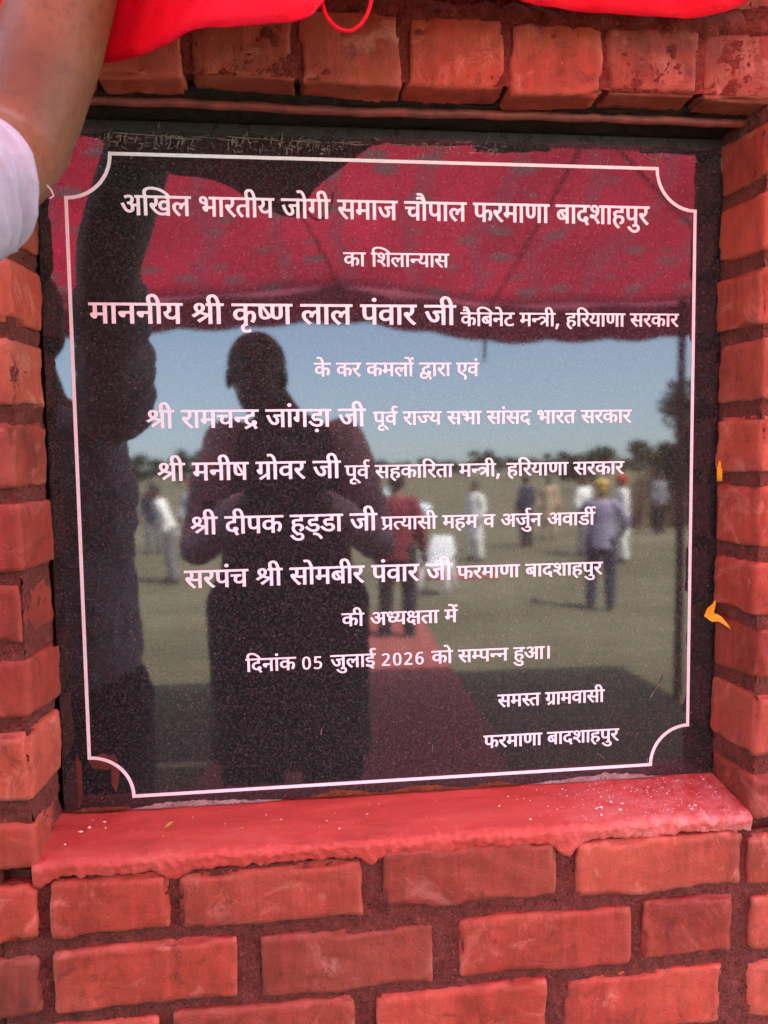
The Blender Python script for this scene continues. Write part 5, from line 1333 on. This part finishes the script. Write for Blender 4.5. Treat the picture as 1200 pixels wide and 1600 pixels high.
for s in (-1, 1):
    for pr in ([(.95, .95), (.42, 1.32), (.05, 1.38), (.05, .95)], [(-.02, .95), (-.02, 1.38), (-.85, 1.35), (-1.35, 1.0)]):
        mb = MB(); n = len(pr)
        vs = [(x, s * (.825 - .28 * max(0, z - .85)), z) for x, z in pr] + [(x, s * (.79 - .28 * max(0, z - .85)), z) for x, z in pr]
        mb.add(vs, [tuple(range(n)), tuple(range(n, 2 * n))[::-1]] + [(i, (i + 1) % n, n + (i + 1) % n, n + i) for i in range(n)])
        mb.build('window', M_GLASS, car, smooth=False)
    for x in (-1.3, 1.3):
        mb = MB(); mb.tube([(x, s * .62, .31), (x, s * .84, .31)], [.31, .31], 24, round_ends=False, ref=(1, 0, 0)); w_ = mb.build('wheel', M_TYRE, car)
        mb = MB(); mb.tube([(x, s * .80, .31), (x, s * .855, .31)], [.19, .17], 18, round_ends=False, ref=(1, 0, 0)); mb.build('rim', M_RIM, w_)
    mb = MB(); mb.ball((1.98, s * .6, .68), (.08, .16, .08), 12, 8); mb.build('headlight', M_PLASTIC, car)
mb = MB(); mb.add([(1.08, -.72, .95), (1.08, .72, .95), (.5, .62, 1.36), (.5, -.62, 1.36)], [(0, 1, 2, 3)]); o = mb.build('windscreen', M_GLASS, car, smooth=False); o.location = (.03, 0, .02)
s_ = o.modifiers.new('thickness', 'SOLIDIFY'); s_.thickness = .01

# ---------------------------------------------------------------- trees and crop at the field's edge
M_BARK = simple('tree_bark', (.10, .07, .05), .9, .3, 6, .5, .02)
LEAFM = [simple('tree_leaves', c, .7, .35, 2.0, 0, spec=.2) for c in ((.050, .075, .028), (.038, .058, .026), (.075, .085, .035))]
def leaf_cloud(n, rx, rz, zc, leaf, seed, clumps=9):
    rnd = random.Random(seed)
    cl = [(Vector((rnd.gauss(0, .5) * rx, rnd.gauss(0, .5) * rx, zc + rnd.uniform(-.75, .8) * rz)), rnd.uniform(.25, .5)) for _ in range(clumps)]
    mb = MB()
    for _ in range(n):
        c, r = rnd.choice(cl)
        dv = Vector((rnd.gauss(0, 1), rnd.gauss(0, 1), rnd.gauss(0, 1))).normalized() * r * rnd.random() ** .4
        p = c + Vector((dv.x * rx, dv.y * rx, dv.z * rz))
        a = Vector((rnd.gauss(0, 1), rnd.gauss(0, 1), rnd.gauss(0, 1))).normalized(); b = a.orthogonal().normalized()
        s = leaf * rnd.uniform(.6, 1.3)
        mb.add([p + a * s, p + b * s * .5, p - a * s, p - b * s * .5], [(0, 1, 2, 3)])
    return mb
def tree(x, d, h, w, mat, label, seed, leaf=.35, n=900):
    t = thing('tree', label, 'tree', (x, -d, gz(d)), 0, 'trees along the far edge of the field')
    rnd = random.Random(seed)
    mb = MB(); mb.tube([(0, 0, -.1), (.05 * h * .3, 0, h * .25), (-.02 * h, .02 * h, h * .5), (.03 * h, 0, h * .8)], [h * .035, h * .028, h * .02, h * .008], 8)
    for q in range(5):
        a = rnd.uniform(0, 6.28); z = h * rnd.uniform(.3, .55)
        mb.tube([(0, 0, z), (math.cos(a) * w * .2, math.sin(a) * w * .2, z + h * .12), (math.cos(a) * w * .38, math.sin(a) * w * .38, z + h * .22)], [h * .014, h * .01, h * .004], 6)
    mb.build('trunk', M_BARK, t)
    leaf_cloud(n, w * .5, h * .38, h * .6, leaf, seed + 1).build('crown', mat, t, smooth=False)
TL = ['low round dark green tree on the far horizon', 'wide olive green tree on the far horizon', 'slender dull green tree on the far horizon']
tr_rnd = random.Random(5)
for i in range(34):
    u = 130 + i * 29 + tr_rnd.uniform(-9, 9)
    Lq = tr_rnd.uniform(150, 240)
    x, y, z = at(u, Lq)
    k = i % 3
    tree(x, -y, tr_rnd.uniform(4.5, 7.5), tr_rnd.uniform(6, 10), LEAFM[k], TL[k], 40 + i, leaf=.55, n=420)
x, y, z = at(1112, 24); tree(x, -y, 4.6, 3.0, LEAFM[1], 'tall dark leafy tree standing right of the tent pole', 91, .16, 2600)
x, y, z = at(1015, 60); tree(x, -y, 4.0, 4.0, LEAFM[2], 'pale green tree rising behind the dry crop left of the tent pole', 92, .25, 1500)
x, y, z = at(905, 70); tree(x, -y, 3.6, 6.0, LEAFM[0], 'spreading bushy tree left of the dry crop', 93, .28, 1400)
# tall dry crop
M_CROP = simple('dry_crop_stalks', (.22, .165, .10), .9, .35, 1.2, 0, spec=.1)
mb = MB(); cr = random.Random(12)
for i in range(5200):
    u = cr.uniform(985, 1230); Lq = cr.uniform(24, 40)
    x, y, z = at(u, Lq); hh = cr.uniform(1.3, 2.3) * (.6 + .4 * min(1, (u - 980) / 50))
    a = cr.uniform(0, 6.28); w_ = cr.uniform(.03, .07); dx, dy = cr.gauss(0, .15), cr.gauss(0, .15)
    c_, s__ = math.cos(a) * w_, math.sin(a) * w_
    mb.add([(x - c_, y - s__, z), (x + c_, y + s__, z), (x + c_ * .6 + dx * .5, y + s__ * .6 + dy * .5, z + hh * .6), (x + dx, y + dy, z + hh)], [(0, 1, 2, 3)])
tag(mb.build('crop', M_CROP, smooth=False), 'tall dry crop standing at the right edge of the field', 'crop', kind='stuff')
